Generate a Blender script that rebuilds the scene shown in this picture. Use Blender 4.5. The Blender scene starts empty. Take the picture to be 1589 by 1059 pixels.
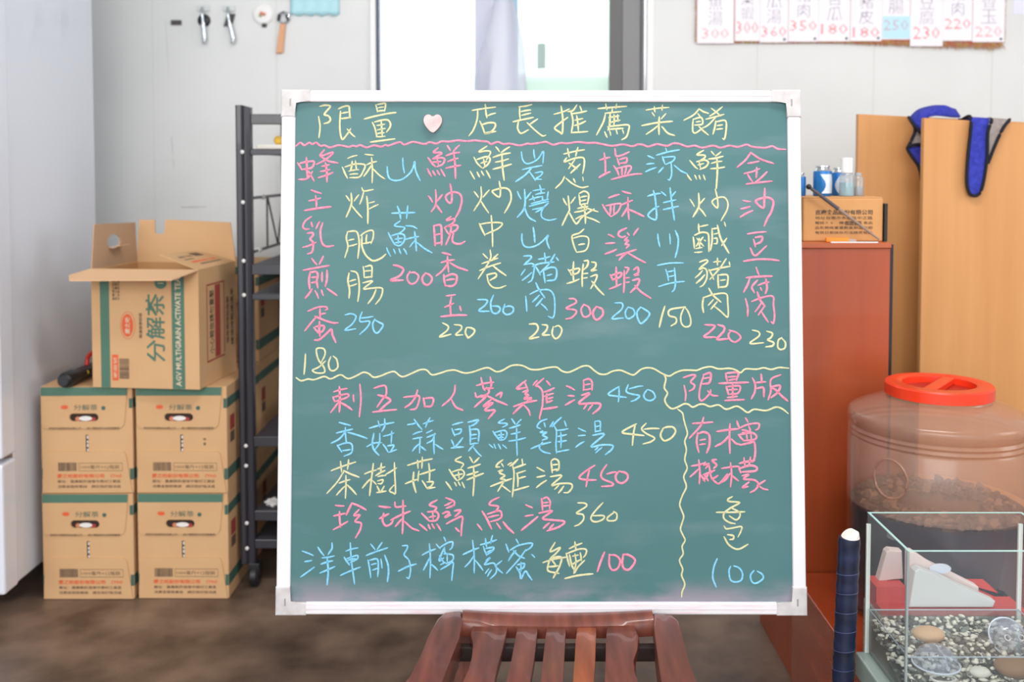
import bpy, bmesh, math, random
from mathutils import Vector, Matrix
random.seed(7)
C = bpy.context.collection
PI = math.pi
# ---------------------------------------------------------------- camera
F = 1545.0; W0, H0 = 1589, 1059
CH = 1.14; PITCH = math.radians(2.5); SHIFT = -196.0
CYP = 529.5 + SHIFT
cam_d = bpy.data.cameras.new('camera'); cam = bpy.data.objects.new('camera', cam_d); C.objects.link(cam)
cam.location = (0, 0, CH); cam.rotation_euler = (PI/2 - PITCH, 0, 0)
cam_d.sensor_width = 36; cam_d.lens = F/W0*36; cam_d.shift_y = SHIFT/W0
cam_d.clip_start = 0.05
cam_d.dof.use_dof = True; cam_d.dof.focus_distance = 1.72; cam_d.dof.aperture_fstop = 3.4
bpy.context.scene.camera = cam
sc = bpy.context.scene
sc.view_settings.view_transform = 'Standard'; sc.view_settings.look = 'None'
sc.view_settings.gamma = 1; sc.view_settings.use_curve_mapping = False
sc.cycles.transparent_max_bounces = 40
sc.view_settings.exposure = 0.60
# ---------------------------------------------------------------- world + lights
wd = bpy.data.worlds.new('daylight'); sc.world = wd; wd.use_nodes = True
wd.node_tree.nodes['Background'].inputs[0].default_value = (0.92, 0.96, 1.0, 1)
wd.node_tree.nodes['Background'].inputs[1].default_value = 1.25
def area(name, loc, rot, sx, sy, power, col=(1, 1, 1)):
    l = bpy.data.lights.new(name, 'AREA'); l.shape = 'RECTANGLE'; l.size = sx; l.size_y = sy
    l.energy = power; l.color = col
    o = bpy.data.objects.new(name, l); C.objects.link(o); o.location = loc; o.rotation_euler = rot
    return o
area('open_front_daylight', (-0.9, -2.6, 2.2), (math.radians(68), 0, math.radians(-10)), 3.4, 1.8, 62, (1.0, 0.98, 0.95))
area('right_side_fill', (3.0, 1.2, 1.85), (0, math.radians(90), math.radians(-14)), 1.3, 0.9, 11, (0.98, 0.99, 1.0))  # added light from the right to brighten the fridge side; no door built
area('overhead_area_light', (0.4, 1.2, 2.72), (0, 0, 0), 1.2, 0.3, 20, (1.0, 0.98, 0.96))  # unseen overhead area lamp, no tube fitting is built
area('window_daylight', (0.0, 3.75, 2.0), (math.radians(-90), 0, 0), 0.8, 1.0, 9, (0.95, 0.98, 1.0))

# ---------------------------------------------------------------- helpers
def ray(u, v):
    d = Vector(((u-W0/2)/F, -(v-CYP)/F, -1.0))
    return Matrix.Rotation(PI/2 - PITCH, 3, 'X') @ d
def at(u, v, Y):
    d = ray(u, v); t = Y/d.y
    return Vector((0, 0, CH)) + d*t
def atz(u, v, z):
    d = ray(u, v); t = (z-CH)/d.z
    return Vector((0, 0, CH)) + d*t
def proj_v(Y, z):
    dz = z-CH; d = Y*math.cos(PITCH)-dz*math.sin(PITCH); return CYP-F*(dz*math.cos(PITCH)+Y*math.sin(PITCH))/d
def zat(v, Y): return at(W0/2, v, Y).z
def lin(c):
    return c/12.92 if c <= 0.04045 else ((c+0.055)/1.055)**2.4
def rgb(r, g, b):
    return (lin(r/255), lin(g/255), lin(b/255), 1)

MATS = {}
def mat(name, col, rough=0.6, metal=0.0, noise=None, bump=0.0, nscale=20.0, coat=0.0, spec=0.5, stretch=(1, 1, 1), detail=4.0):
    if name in MATS: return MATS[name]
    m = bpy.data.materials.new(name); m.use_nodes = True; nt = m.node_tree; b = nt.nodes['Principled BSDF']
    b.inputs['Base Color'].default_value = col; b.inputs['Roughness'].default_value = rough
    b.inputs['Metallic'].default_value = metal; b.inputs['Coat Weight'].default_value = coat
    b.inputs['Specular IOR Level'].default_value = spec
    if noise is not None or bump:
        tc = nt.nodes.new('ShaderNodeTexCoord'); mp = nt.nodes.new('ShaderNodeMapping'); mp.inputs['Scale'].default_value = stretch
        nz = nt.nodes.new('ShaderNodeTexNoise'); nz.inputs['Scale'].default_value = nscale; nz.inputs['Detail'].default_value = detail
        nt.links.new(tc.outputs['Object'], mp.inputs[0]); nt.links.new(mp.outputs[0], nz.inputs['Vector'])
        if noise is not None:
            rp = nt.nodes.new('ShaderNodeValToRGB'); rp.color_ramp.elements[0].position = 0.32 if name != 'board_frame_dusty' else .5; rp.color_ramp.elements[1].position = 0.68 if name != 'board_frame_dusty' else .75
            rp.color_ramp.elements[0].color = col; rp.color_ramp.elements[1].color = noise
            nt.links.new(nz.outputs['Fac'], rp.inputs[0]); nt.links.new(rp.outputs[0], b.inputs['Base Color'])
        if bump:
            bp = nt.nodes.new('ShaderNodeBump'); bp.inputs['Strength'].default_value = bump; bp.inputs['Distance'].default_value = 0.002
            nt.links.new(nz.outputs['Fac'], bp.inputs['Height']); nt.links.new(bp.outputs[0], b.inputs['Normal'])
    MATS[name] = m; return m

def see_through(name, tint, gloss_col, ior=1.45, rough=0.02, body=None, body_fac=0.0, body_rough=0.3):
    m = bpy.data.materials.new(name); m.use_nodes = True; nt = m.node_tree; nt.nodes.clear()
    out = nt.nodes.new('ShaderNodeOutputMaterial'); tr = nt.nodes.new('ShaderNodeBsdfTransparent'); tr.inputs[0].default_value = tint
    gl = nt.nodes.new('ShaderNodeBsdfGlossy'); gl.inputs[0].default_value = gloss_col; gl.inputs['Roughness'].default_value = rough
    lw = nt.nodes.new('ShaderNodeFresnel'); lw.inputs[0].default_value = ior
    mx = nt.nodes.new('ShaderNodeMixShader'); first = tr
    if body:
        df = nt.nodes.new('ShaderNodeBsdfPrincipled'); df.inputs['Base Color'].default_value = body; df.inputs['Roughness'].default_value = body_rough
        m0 = nt.nodes.new('ShaderNodeMixShader'); m0.inputs[0].default_value = body_fac
        nt.links.new(tr.outputs[0], m0.inputs[1]); nt.links.new(df.outputs[0], m0.inputs[2]); first = m0
    ge = nt.nodes.new('ShaderNodeNewGeometry'); iv = nt.nodes.new('ShaderNodeMath'); iv.operation = 'SUBTRACT'; iv.inputs[0].default_value = 1.0
    ml = nt.nodes.new('ShaderNodeMath'); ml.operation = 'MULTIPLY'
    nt.links.new(ge.outputs['Backfacing'], iv.inputs[1]); nt.links.new(iv.outputs[0], ml.inputs[0]); nt.links.new(lw.outputs[0], ml.inputs[1])
    nt.links.new(ml.outputs[0], mx.inputs[0]); nt.links.new(first.outputs[0], mx.inputs[1]); nt.links.new(gl.outputs[0], mx.inputs[2])
    nt.links.new(mx.outputs[0], out.inputs[0]); MATS[name] = m; return m

def link(name, me, m=None, parent=None):
    o = bpy.data.objects.new(name, me); C.objects.link(o)
    if m is not None and len(me.materials) == 0: me.materials.append(m)
    if parent is not None: o.parent = parent
    return o
def obj(name, bm, m, parent=None, smooth=False, loc=None, rot=None):
    bmesh.ops.recalc_face_normals(bm, faces=bm.faces)
    me = bpy.data.meshes.new(name); bm.to_mesh(me); bm.free()
    if smooth:
        me.polygons.foreach_set('use_smooth', [True]*len(me.polygons))
        me.set_sharp_from_angle(angle=math.radians(42))
    o = link(name, me, m, parent)
    if loc is not None: o.location = loc
    if rot is not None: o.rotation_euler = rot
    return o
def empty(name, loc=(0, 0, 0), rot=(0, 0, 0)):
    o = bpy.data.objects.new(name, None); C.objects.link(o); o.location = loc; o.rotation_euler = rot; o.empty_display_size = 0.05
    return o
def tag(o, label=None, cat=None, group=None, kind=None):
    if label: o['label'] = label
    if cat: o['category'] = cat
    if group: o['group'] = group
    if kind: o['kind'] = kind
    return o
def box(bm, x0, x1, y0, y1, z0, z1, bev=0.0, seg=2):
    vs = [bm.verts.new((x, y, z)) for x in (x0, x1) for y in (y0, y1) for z in (z0, z1)]
    idx = [(0, 1, 3, 2), (4, 6, 7, 5), (0, 4, 5, 1), (2, 3, 7, 6), (0, 2, 6, 4), (1, 5, 7, 3)]
    fs = [bm.faces.new([vs[i] for i in f]) for f in idx]
    if bev > 0:
        es = list({e for f in fs for e in f.edges})
        bmesh.ops.bevel(bm, geom=es, offset=bev, segments=seg, profile=0.5, affect='EDGES')
def bx(*a, **k):
    bm = bmesh.new(); box(bm, *a, **k); return bm
def tube(bm, pts, r, n=8, caps=True):
    pts = [Vector(p) for p in pts]; rings = []
    rr = r if isinstance(r, (list, tuple)) else [r]*len(pts)
    for i, p in enumerate(pts):
        t = (pts[min(i+1, len(pts)-1)] - pts[max(i-1, 0)]).normalized()
        a = Vector((0, 0, 1)) if abs(t.z) < 0.9 else Vector((1, 0, 0))
        u = t.cross(a).normalized(); w = t.cross(u)
        rings.append([bm.verts.new(p + (u*math.cos(2*PI*k/n) + w*math.sin(2*PI*k/n))*rr[i]) for k in range(n)])
    for a, b in zip(rings, rings[1:]):
        for k in range(n): bm.faces.new((a[k], a[(k+1) % n], b[(k+1) % n], b[k]))
    if caps: bm.faces.new(rings[0]); bm.faces.new(rings[-1])
def tb(pts, r, n=8):
    bm = bmesh.new(); tube(bm, pts, r, n); return bm
def lathe(bm, prof, n=32, c=(0, 0, 0)):
    rings = []
    for r, z in prof:
        if r < 1e-5: rings.append([bm.verts.new((c[0], c[1], c[2]+z))])
        else: rings.append([bm.verts.new((c[0]+r*math.cos(2*PI*k/n), c[1]+r*math.sin(2*PI*k/n), c[2]+z)) for k in range(n)])
    for a, b in zip(rings, rings[1:]):
        if len(a) == 1 and len(b) == 1: continue
        for k in range(n):
            k2 = (k+1) % n
            if len(a) == 1: bm.faces.new((a[0], b[k2], b[k]))
            elif len(b) == 1: bm.faces.new((a[k], a[k2], b[0]))
            else: bm.faces.new((a[k], a[k2], b[k2], b[k]))
def prism(bm, pts, nrm, bev=0.0, seg=2):
    """pts: 3d polygon, extruded by vector nrm"""
    a = [bm.verts.new(p) for p in pts]; b = [bm.verts.new(Vector(p)+Vector(nrm)) for p in pts]
    f1 = bm.faces.new(a); f2 = bm.faces.new(list(reversed(b)))
    n = len(pts)
    for i in range(n): bm.faces.new((a[i], b[i], b[(i+1) % n], a[(i+1) % n]))
    if bev:
        es = list(set(f1.edges) | set(f2.edges))
        bmesh.ops.bevel(bm, geom=es, offset=bev, segments=seg, profile=0.5, affect='EDGES')
def pr(pts, nrm, bev=0.0, seg=2):
    bm = bmesh.new(); prism(bm, pts, nrm, bev, seg); return bm
def spline(p, per=5):
    """Catmull-Rom through 2-D or 3-D points"""
    p = [Vector(q) for q in p]
    if len(p) < 3: return p
    out = []
    for i in range(len(p)-1):
        a = p[i-1] if i > 0 else p[i]*2-p[i+1]; b = p[i]; c = p[i+1]; d = p[i+2] if i+2 < len(p) else p[i+1]*2-p[i]
        for k in range(per):
            t = k/per
            out.append(0.5*((2*b) + (c-a)*t + (2*a-5*b+4*c-d)*t*t + (3*b-a-3*c+d)*t**3))
    out.append(p[-1]); return out

_tx = {}
def text_mesh(body, size=1.0, bold=0.0, align='LEFT', shear=0.0):
    key = (body, size, bold, align, shear)
    if key in _tx: return _tx[key]
    c = bpy.data.curves.new('lettering', 'FONT'); c.body = body; c.size = size; c.offset = bold; c.align_x = align
    c.align_y = 'CENTER'; c.resolution_u = 1; c.shear = shear; c.extrude = 0.0002/1.0
    o = bpy.data.objects.new('lettering', c); C.objects.link(o)
    me = bpy.data.meshes.new_from_object(o.evaluated_get(bpy.context.evaluated_depsgraph_get()))
    bpy.data.objects.remove(o); bpy.data.curves.remove(c)
    me.name = 'lettering'; _tx[key] = me; return me
def lettering(body, parent, m, loc, width=None, height=None, rot=(PI/2, 0, 0), bold=0.0, name='printed_text'):
    """text with exact overall width and height, centred at loc, on the surface given by rot"""
    me = text_mesh(body, 1.0, bold, 'CENTER').copy(); me.materials.clear(); me.materials.append(m)
    xs = [v.co.x for v in me.vertices]; ys = [v.co.y for v in me.vertices]
    w = max(xs)-min(xs); h = max(ys)-min(ys); cx = (max(xs)+min(xs))/2; cy = (max(ys)+min(ys))/2
    sx = width/w if width else height/h; sy = height/h if height else sx
    for v in me.vertices: v.co = ((v.co.x-cx)*sx, (v.co.y-cy)*sy, v.co.z)
    o = link(name, me, None, parent); o.location = loc; o.rotation_euler = rot; return o

# ---------------------------------------------------------------- materials
def floor_material():
    m = mat('stained_concrete', rgb(80, 64, 54), 0.42, noise=rgb(134, 112, 96), nscale=7, detail=9, bump=0.15)
    nt = m.node_tree; b = nt.nodes['Principled BSDF']
    nz = nt.nodes.new('ShaderNodeTexNoise'); nz.inputs['Scale'].default_value = 5; nz.inputs['Detail'].default_value = 6
    rp = nt.nodes.new('ShaderNodeMapRange'); rp.inputs['To Min'].default_value = 0.22; rp.inputs['To Max'].default_value = 0.6
    nt.links.new(nz.outputs['Fac'], rp.inputs['Value']); nt.links.new(rp.outputs[0], b.inputs['Roughness'])
    return m
M_floor = floor_material()
M_wall = mat('white_wall_panel', rgb(226, 228, 228), 0.5, noise=rgb(219, 221, 221), nscale=3)
M_seam = mat('panel_seam', rgb(214, 214, 210), 0.7)
M_white = mat('white_paint', rgb(240, 240, 240), 0.4)
M_ceil = mat('ceiling_paint', rgb(235, 235, 232), 0.7)
M_dgrey = mat('dark_grey_metal', rgb(72, 72, 74), 0.45, metal=0.3)
M_black = mat('black_plastic', rgb(28, 28, 32), 0.42)
M_rack = mat('rack_enamel', rgb(40, 40, 48), 0.35, coat=0.3)
M_bolt = mat('bolt_head', rgb(225, 225, 225), 0.3)
M_frame = mat('board_frame_white', rgb(226, 225, 228), 0.3)
M_corner = mat('grey_corner_plastic', rgb(206, 203, 204), 0.5, noise=rgb(182, 178, 178), nscale=40)
M_card = mat('cardboard', rgb(208, 165, 119), 0.8, noise=rgb(215, 174, 129), nscale=6, bump=0.05)
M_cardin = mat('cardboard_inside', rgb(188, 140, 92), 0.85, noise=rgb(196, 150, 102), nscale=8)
M_crease = mat('cardboard_crease', rgb(160, 118, 78), 0.85)
M_green = mat('green_print', rgb(82, 120, 102), 0.7)
M_dkgreen = mat('dark_green_print', rgb(66, 100, 88), 0.7)
M_orange = mat('orange_print', rgb(226, 96, 52), 0.6)
M_ink = mat('grey_brown_print', rgb(118, 98, 74), 0.7)
M_dink = mat('dark_print', rgb(96, 76, 62), 0.7)
M_redink = mat('red_print', rgb(160, 62, 50), 0.7)
M_cream = mat('cream_print', rgb(226, 206, 176), 0.7)
M_hole = mat('hole_dark', rgb(52, 32, 24), 0.8)
M_cap = mat('white_bottle_cap', rgb(235, 232, 228), 0.4)
M_redcap = mat('red_wrap', rgb(170, 62, 50), 0.5)
M_redwood = mat('red_brown_laminate', rgb(170, 76, 36), 0.38, noise=rgb(156, 66, 30), nscale=2.5, stretch=(6, 6, 0.8), coat=0.2)
M_wood = mat('light_wood_laminate', rgb(210, 152, 94), 0.45, noise=rgb(200, 140, 82), nscale=3, stretch=(7, 7, 0.5))
M_chair = mat('rosewood_lacquer', rgb(96, 46, 36), 0.4, noise=rgb(130, 68, 52), nscale=9, stretch=(6, 0.7, 3), coat=0.35, bump=0.06)
M_chairo = mat('rosewood_lacquer_orange', rgb(132, 62, 36), 0.33, noise=rgb(168, 88, 52), nscale=9, stretch=(6, 0.7, 3), coat=0.35, bump=0.06)
M_blue = mat('blue_microfibre', rgb(40, 48, 150), 0.95, noise=rgb(58, 66, 178), nscale=90, bump=0.4)
M_greyc = mat('grey_microfibre', rgb(138, 128, 124), 0.95, noise=rgb(156, 146, 140), nscale=90, bump=0.4)
M_edge = mat('black_edging', rgb(22, 22, 34), 0.9)
M_redlid = mat('red_orange_plastic', rgb(232, 58, 24), 0.35, coat=0.2)
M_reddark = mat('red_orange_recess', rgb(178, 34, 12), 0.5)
M_fridge = mat('fridge_enamel', rgb(226, 231, 242), 0.3, coat=0.5)
M_steel = mat('chrome', rgb(205, 212, 218), 0.18, metal=0.9)
M_paper = mat('white_paper', rgb(246, 243, 250), 0.8)
M_cyanp = mat('pale_blue_paper', rgb(196, 234, 248), 0.8)
M_cyan = mat('pale_cyan_plastic', rgb(178, 226, 236), 0.5)
M_pen = mat('grey_marker', rgb(166, 162, 178), 0.8)
M_redpen = mat('red_marker', rgb(240, 140, 146), 0.8)
M_tins = mat('red_gold_tinsel', rgb(170, 52, 40), 0.4, noise=rgb(168, 140, 62), nscale=60)
M_bluetape = mat('dark_blue_tape', rgb(20, 26, 44), 0.3, noise=rgb(34, 44, 74), nscale=14, stretch=(1, 1, 4))

def board_material():
    m = bpy.data.materials.new('green_board_surface'); m.use_nodes = True; nt = m.node_tree; b = nt.nodes['Principled BSDF']
    tc = nt.nodes.new('ShaderNodeTexCoord')
    def noise(sc_, st, det=5):
        mp = nt.nodes.new('ShaderNodeMapping'); mp.inputs['Scale'].default_value = st
        n = nt.nodes.new('ShaderNodeTexNoise'); n.inputs['Scale'].default_value = sc_; n.inputs['Detail'].default_value = det
        nt.links.new(tc.outputs['Object'], mp.inputs[0]); nt.links.new(mp.outputs[0], n.inputs['Vector']); return n.outputs['Fac']
    def ramp(src, p0, p1, c0, c1):
        r = nt.nodes.new('ShaderNodeValToRGB'); r.color_ramp.elements[0].position = p0; r.color_ramp.elements[1].position = p1
        r.color_ramp.elements[0].color = c0; r.color_ramp.elements[1].color = c1; nt.links.new(src, r.inputs[0]); return r.outputs[0]
    def mix(f, a, bb):
        x = nt.nodes.new('ShaderNodeMix'); x.data_type = 'RGBA'
        nt.links.new(f, x.inputs[0])
        nt.links.new(a, x.inputs[6])
        if isinstance(bb, tuple): x.inputs[7].default_value = bb
        else: nt.links.new(bb, x.inputs[7])
        return x.outputs[2]
    base = ramp(noise(2.2, (1, 1, 1)), 0.3, 0.7, BOARD_A, BOARD_B)
    # wiped chalk haze: long faint smears and a pink grey film settled along the bottom edge
    sm = ramp(noise(5, (0.8, 1, 3.5), 8), 0.55, 0.8, (0, 0, 0, 1), (0.26, 0.26, 0.26, 1))
    c = mix(sm, base, rgb(150, 162, 172))
    sep = nt.nodes.new('ShaderNodeSeparateXYZ'); nt.links.new(tc.outputs['Object'], sep.inputs[0])
    mr = nt.nodes.new('ShaderNodeMapRange'); mr.inputs['From Min'].default_value = 0.068; mr.inputs['From Max'].default_value = 0.028
    nt.links.new(sep.outputs['Z'], mr.inputs['Value'])
    mu = nt.nodes.new('ShaderNodeMath'); mu.operation = 'MULTIPLY'; nt.links.new(mr.outputs[0], mu.inputs[0])
    n2 = ramp(noise(7, (1, 1, 2.5), 7), 0.42, 0.62, (0, 0, 0, 1), (0.5, 0.5, 0.5, 1)); nt.links.new(n2, mu.inputs[1])
    c = mix(mu.outputs[0], c, rgb(176, 150, 168))
    nt.links.new(c, b.inputs['Base Color']); b.inputs['Roughness'].default_value = 0.5; b.inputs['Specular IOR Level'].default_value = 0.35
    return m
BOARD_A, BOARD_B = rgb(68, 109, 111), rgb(77, 120, 122)
M_board = board_material()
def chalk(name, col, hi):
    m = mat(name, col, 0.95, noise=hi, nscale=260, bump=0.3, spec=0.1); return m
M_ch = {'y': chalk('yellow_chalk', rgb(200, 198, 150), rgb(216, 212, 174)),
        'p': chalk('pink_chalk', rgb(224, 124, 152), rgb(238, 152, 174)),
        'b': chalk('blue_chalk', rgb(112, 184, 220), rgb(146, 206, 234))}

# ---------------------------------------------------------------- setting
WY = 3.38
fl = obj('floor', bx(-3.2, 3.2, -3.5, WY+0.1, -0.1, 0), M_floor); tag(fl, 'dark brown stained concrete floor', kind='structure')
ce = obj('ceiling', bx(-3.2, 3.2, -1.5, WY+0.1, 2.8, 2.9), M_ceil); tag(ce, 'white ceiling', kind='structure')
wl = obj('wall_left', bx(-3.2, -3.1, -1.5, WY+0.1, 0, 2.8), M_white); tag(wl, kind='structure')
wr = obj('wall_right', bx(3.1, 3.2, -1.5, WY+0.1, 0, 2.8), M_white); tag(wr, kind='structure')
# back wall: insulated white panels with fine vertical joints
wx0 = at(577, 100, WY).x; wx1 = at(1012, 100, WY).x; wz0 = 1.32; wz1 = 2.35
wb = empty('wall_back', (0, WY, 0)); tag(wb, 'white insulated panel wall behind the board', kind='structure')
seams = [-3.1] + [at(u, 100, WY).x for u in (-330, -138, 46, 237, 429)] + [wx0]
segs = [(a, b, 0, 2.8) for a, b in zip(seams, seams[1:])]
segs += [(wx0, wx1, 0, wz0), (wx0, wx1, wz1, 2.8)]
rs = [wx1] + [at(u, 100, WY).x for u in (1175, 1356, 1539, 1722, 1905, 2088, 2270)] + [3.1]
segs += [(a, b, 0, 2.8) for a, b in zip(rs, rs[1:])]
for a, b, z0, z1 in segs:
    obj('wall_panel', bx(a+0.0007, b-0.0007, 0, 0.05, z0, z1, bev=0.0008, seg=1), M_wall, wb)
for q_ in seams[1:-1]+rs[1:-1]: obj('joint_strip', bx(q_-.0007, q_+.0007, .0012, .05, 0, 2.8), M_seam, wb)
# scuffs on the panels (thin scratches)
scm = mat('scuff', rgb(176, 172, 170), 0.8)
for u0, v0, u1, v1, w in ((266, 212, 268, 240, .0016), (268, 245, 270, 262, .0012), (281, 322, 320, 321, .0022), (256, 30, 262, 118, .0008)):
    a = at(u0, v0, WY)-Vector((0, WY, 0)); b = at(u1, v1, WY)-Vector((0, WY, 0)); a.y = b.y = -0.0003
    obj('scuff_mark', tb([a, (a+b)/2+Vector((.001, 0, 0)), b], [w*.4, w*.6, w*.3], 5), scm, wb)

# window
win = empty('window_1', (0, WY, 0)); tag(win, 'sliding window with bright frosted panes above the board', kind='structure')
def wpart(name, x0, x1, y0, y1, z0, z1, m, bev=0.002): return obj(name, bx(x0, x1, y0, y1, z0, z1, bev=bev), m, win)
X = lambda u, Y=WY: at(u, 100, Y).x
wpart('window_frame', wx0-0.004, X(584), -0.012, 0.06, wz0-.03, wz1+.03, M_white)
wpart('window_frame', X(1003), wx1+0.004, -0.012, 0.06, wz0-.03, wz1+.03, M_white)
wpart('window_frame', X(584), X(1003), -0.012, 0.06, wz0-.03, wz0+.01, M_white)
wpart('window_frame', X(584), X(1003), -0.012, 0.06, wz1-.01, wz1+.03, M_white)
dn = mat('navy_gasket', rgb(78, 86, 108), 0.5)
wpart('gasket', X(585), X(589), -0.008, 0.03, wz0+.01, wz1-.01, dn, 0.0005)
M_frost = bpy.data.materials.new('frosted_pane'); M_frost.use_nodes = True
_nt = M_frost.node_tree; _b = _nt.nodes['Principled BSDF']; _b.inputs['Base Color'].default_value = rgb(250, 252, 255); _b.inputs['Transmission Weight'].default_value = 0.7; _b.inputs['Roughness'].default_value = 0.5; _b.inputs['IOR'].default_value = 1.1
wpart('window_pane', X(589), X(735), 0.02, 0.025, wz0+.01, wz1-.01, M_frost, 0)
M_frostg = mat('greenish_pane', rgb(214, 232, 222), 0.4); M_frostg.node_tree.nodes['Principled BSDF'].inputs['Transmission Weight'].default_value = 0.5
M_frostg.node_tree.nodes['Principled BSDF'].inputs['IOR'].default_value = 1.1
wpart('window_pane', X(736), X(796), 0.026, 0.030, wz0+.01, wz1-.01, mat('lavender_frosted_pane', rgb(206, 208, 226), 0.5), 0)
wpart('window_pane', X(735), X(946), 0.034, 0.039, wz0+.01, wz1-.01, M_frostg, 0)
wpart('sash_stile', X(796), X(804), 0.012, 0.030, wz0+.01, wz1-.01, mat('pale_blue_aluminium', rgb(160, 196, 216), 0.4), 0.001)
wpart('sash_stile', X(946), X(965), 0.0, 0.035, wz0+.01, wz1-.01, mat('window_grey_dark', rgb(98, 98, 98), 0.5), 0.001)
wpart('sash_stile', X(966), X(994), 0.008, 0.040, wz0+.01, wz1-.01, mat('window_grey', rgb(134, 134, 136), 0.5), 0.001)
wpart('sash_stile', X(995), X(1000), 0.0, 0.040, wz0+.01, wz1-.01, mat('window_grey_b', rgb(112, 112, 116), 0.5), 0.001)
wpart('window_lock', X(834), X(847), 0.018, 0.034, at(840, 105, WY).z, at(840, 66, WY).z, mat('lock_grey', rgb(166, 188, 184), 0.5), 0.002)
# bright outdoor wall seen through the frosted panes is the sky itself

# ---------------------------------------------------------------- green board
BLc = Vector((0, 0, CH)) + ray(428, 955)*1.725; BRc = Vector((0, 0, CH)) + ray(1252, 955)*1.725
TLc = Vector((0, 0, CH)) + ray(437, 140)*1.766; TRc = Vector((0, 0, CH)) + ray(1243, 140)*1.766
bw = (BRc-BLc).length; up = ((TLc+TRc)/2-(BLc+BRc)/2); bh = up.length; upn = up.normalized()
xh = Vector((1, 0, 0)); nrm = upn.cross(xh).normalized()   # points away or towards; make it point to the wall
if nrm.y < 0: nrm = -nrm
org = (BLc+BRc)/2
board = empty('green_chalkboard')
Rm = Matrix((xh, nrm, upn)).transposed().to_4x4(); Rm.translation = org
board.matrix_world = Rm
tag(board, 'green chalkboard menu in a white frame, standing on the wooden chair', 'chalkboard')
bpy.context.view_layer.update()
Rinv = Rm.inverted()
def onboard(u, v, off=0.0):
    """pixel -> board local coordinates (x, z) on the writing surface, y = 0.006"""
    d = Rinv.to_3x3() @ ray(u, v); o = Rinv @ Vector((0, 0, CH)); t = (0.006-o.y)/d.y
    p = o+d*t; return Vector((p.x, p.z))
ia = onboard(456.5, 159); ib = onboard(1222, 159); ic = onboard(454, 934); id_ = onboard(1229, 935)
ix0 = (ia.x+ic.x)/2; ix1 = (ib.x+id_.x)/2; iz1 = ia.y; iz0 = ic.y
hw = bw/2
obj('writing_panel', bx(ix0-.004, ix1+.004, 0.006, 0.014, iz0-.004, iz1+.004), M_board, board)
obj('back_board', bx(-hw+.006, hw-.006, 0.0142, 0.020, .006, bh-.006), M_dgrey, board)
def rail(x0, x1, z0, z1):
    bm = bmesh.new(); box(bm, x0, x1, 0.0, 0.024, z0, z1, bev=0.003)
    # shallow groove line along the profile
    return bm
L_ = 0.0
obj('frame_rail', rail(-hw, ix0, 0.03, bh-.03), M_frame, board); obj('frame_rail', rail(ix1, hw, 0.03, bh-.03), M_frame, board)
M_frameb = mat('board_frame_dusty', rgb(226, 223, 227), 0.3, noise=rgb(224, 196, 206), nscale=16, stretch=(.8, 1, 9))
obj('frame_rail', rail(-hw+.03, hw-.03, 0, iz0), M_frameb, board); obj('frame_rail', rail(-hw+.03, hw-.03, iz1, bh), M_frameb, board)
M_lip = mat('frame_lip', rgb(214, 206, 214), 0.4)
for a in ((-hw+.05, hw-.05, iz0*.45, iz0*.45+.0012), (-hw+.05, hw-.05, bh-(bh-iz1)*.5, bh-(bh-iz1)*.5+.001)):
    obj('frame_groove', bx(a[0], a[1], -.0006, .001, a[2], a[3]), M_lip, board)
for sx in (-1, 1):
    for top in (0, 1):
        bm = bmesh.new()
        zc = bh if top else 0; s = -1 if top else 1; xo = sx*hw
        lw_ = 0.034; th = (bh-iz1) if top else iz0
        pts = [(xo-sx*-.001, zc-s*.001), (xo-sx*.052, zc-s*.001), (xo-sx*.052, zc+s*th), (xo-sx*(hw-abs(ix0)-.0), zc+s*th), (xo-sx*(hw-abs(ix0)), zc+s*.048), (xo-sx*-.001, zc+s*.048)]
        prism(bm, [(x, -.0015, z) for x, z in pts], (0, .027, 0), bev=.0022)
        o = obj('corner_cap', bm, M_corner, board)
        obj('corner_screw', bx(xo-sx*.016-.0012, xo-sx*.016+.0012, -.0025, .0, zc+s*.022-.006, zc+s*.022+.006), mat('screw_grey', rgb(150, 146, 144), .4), o)

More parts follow.
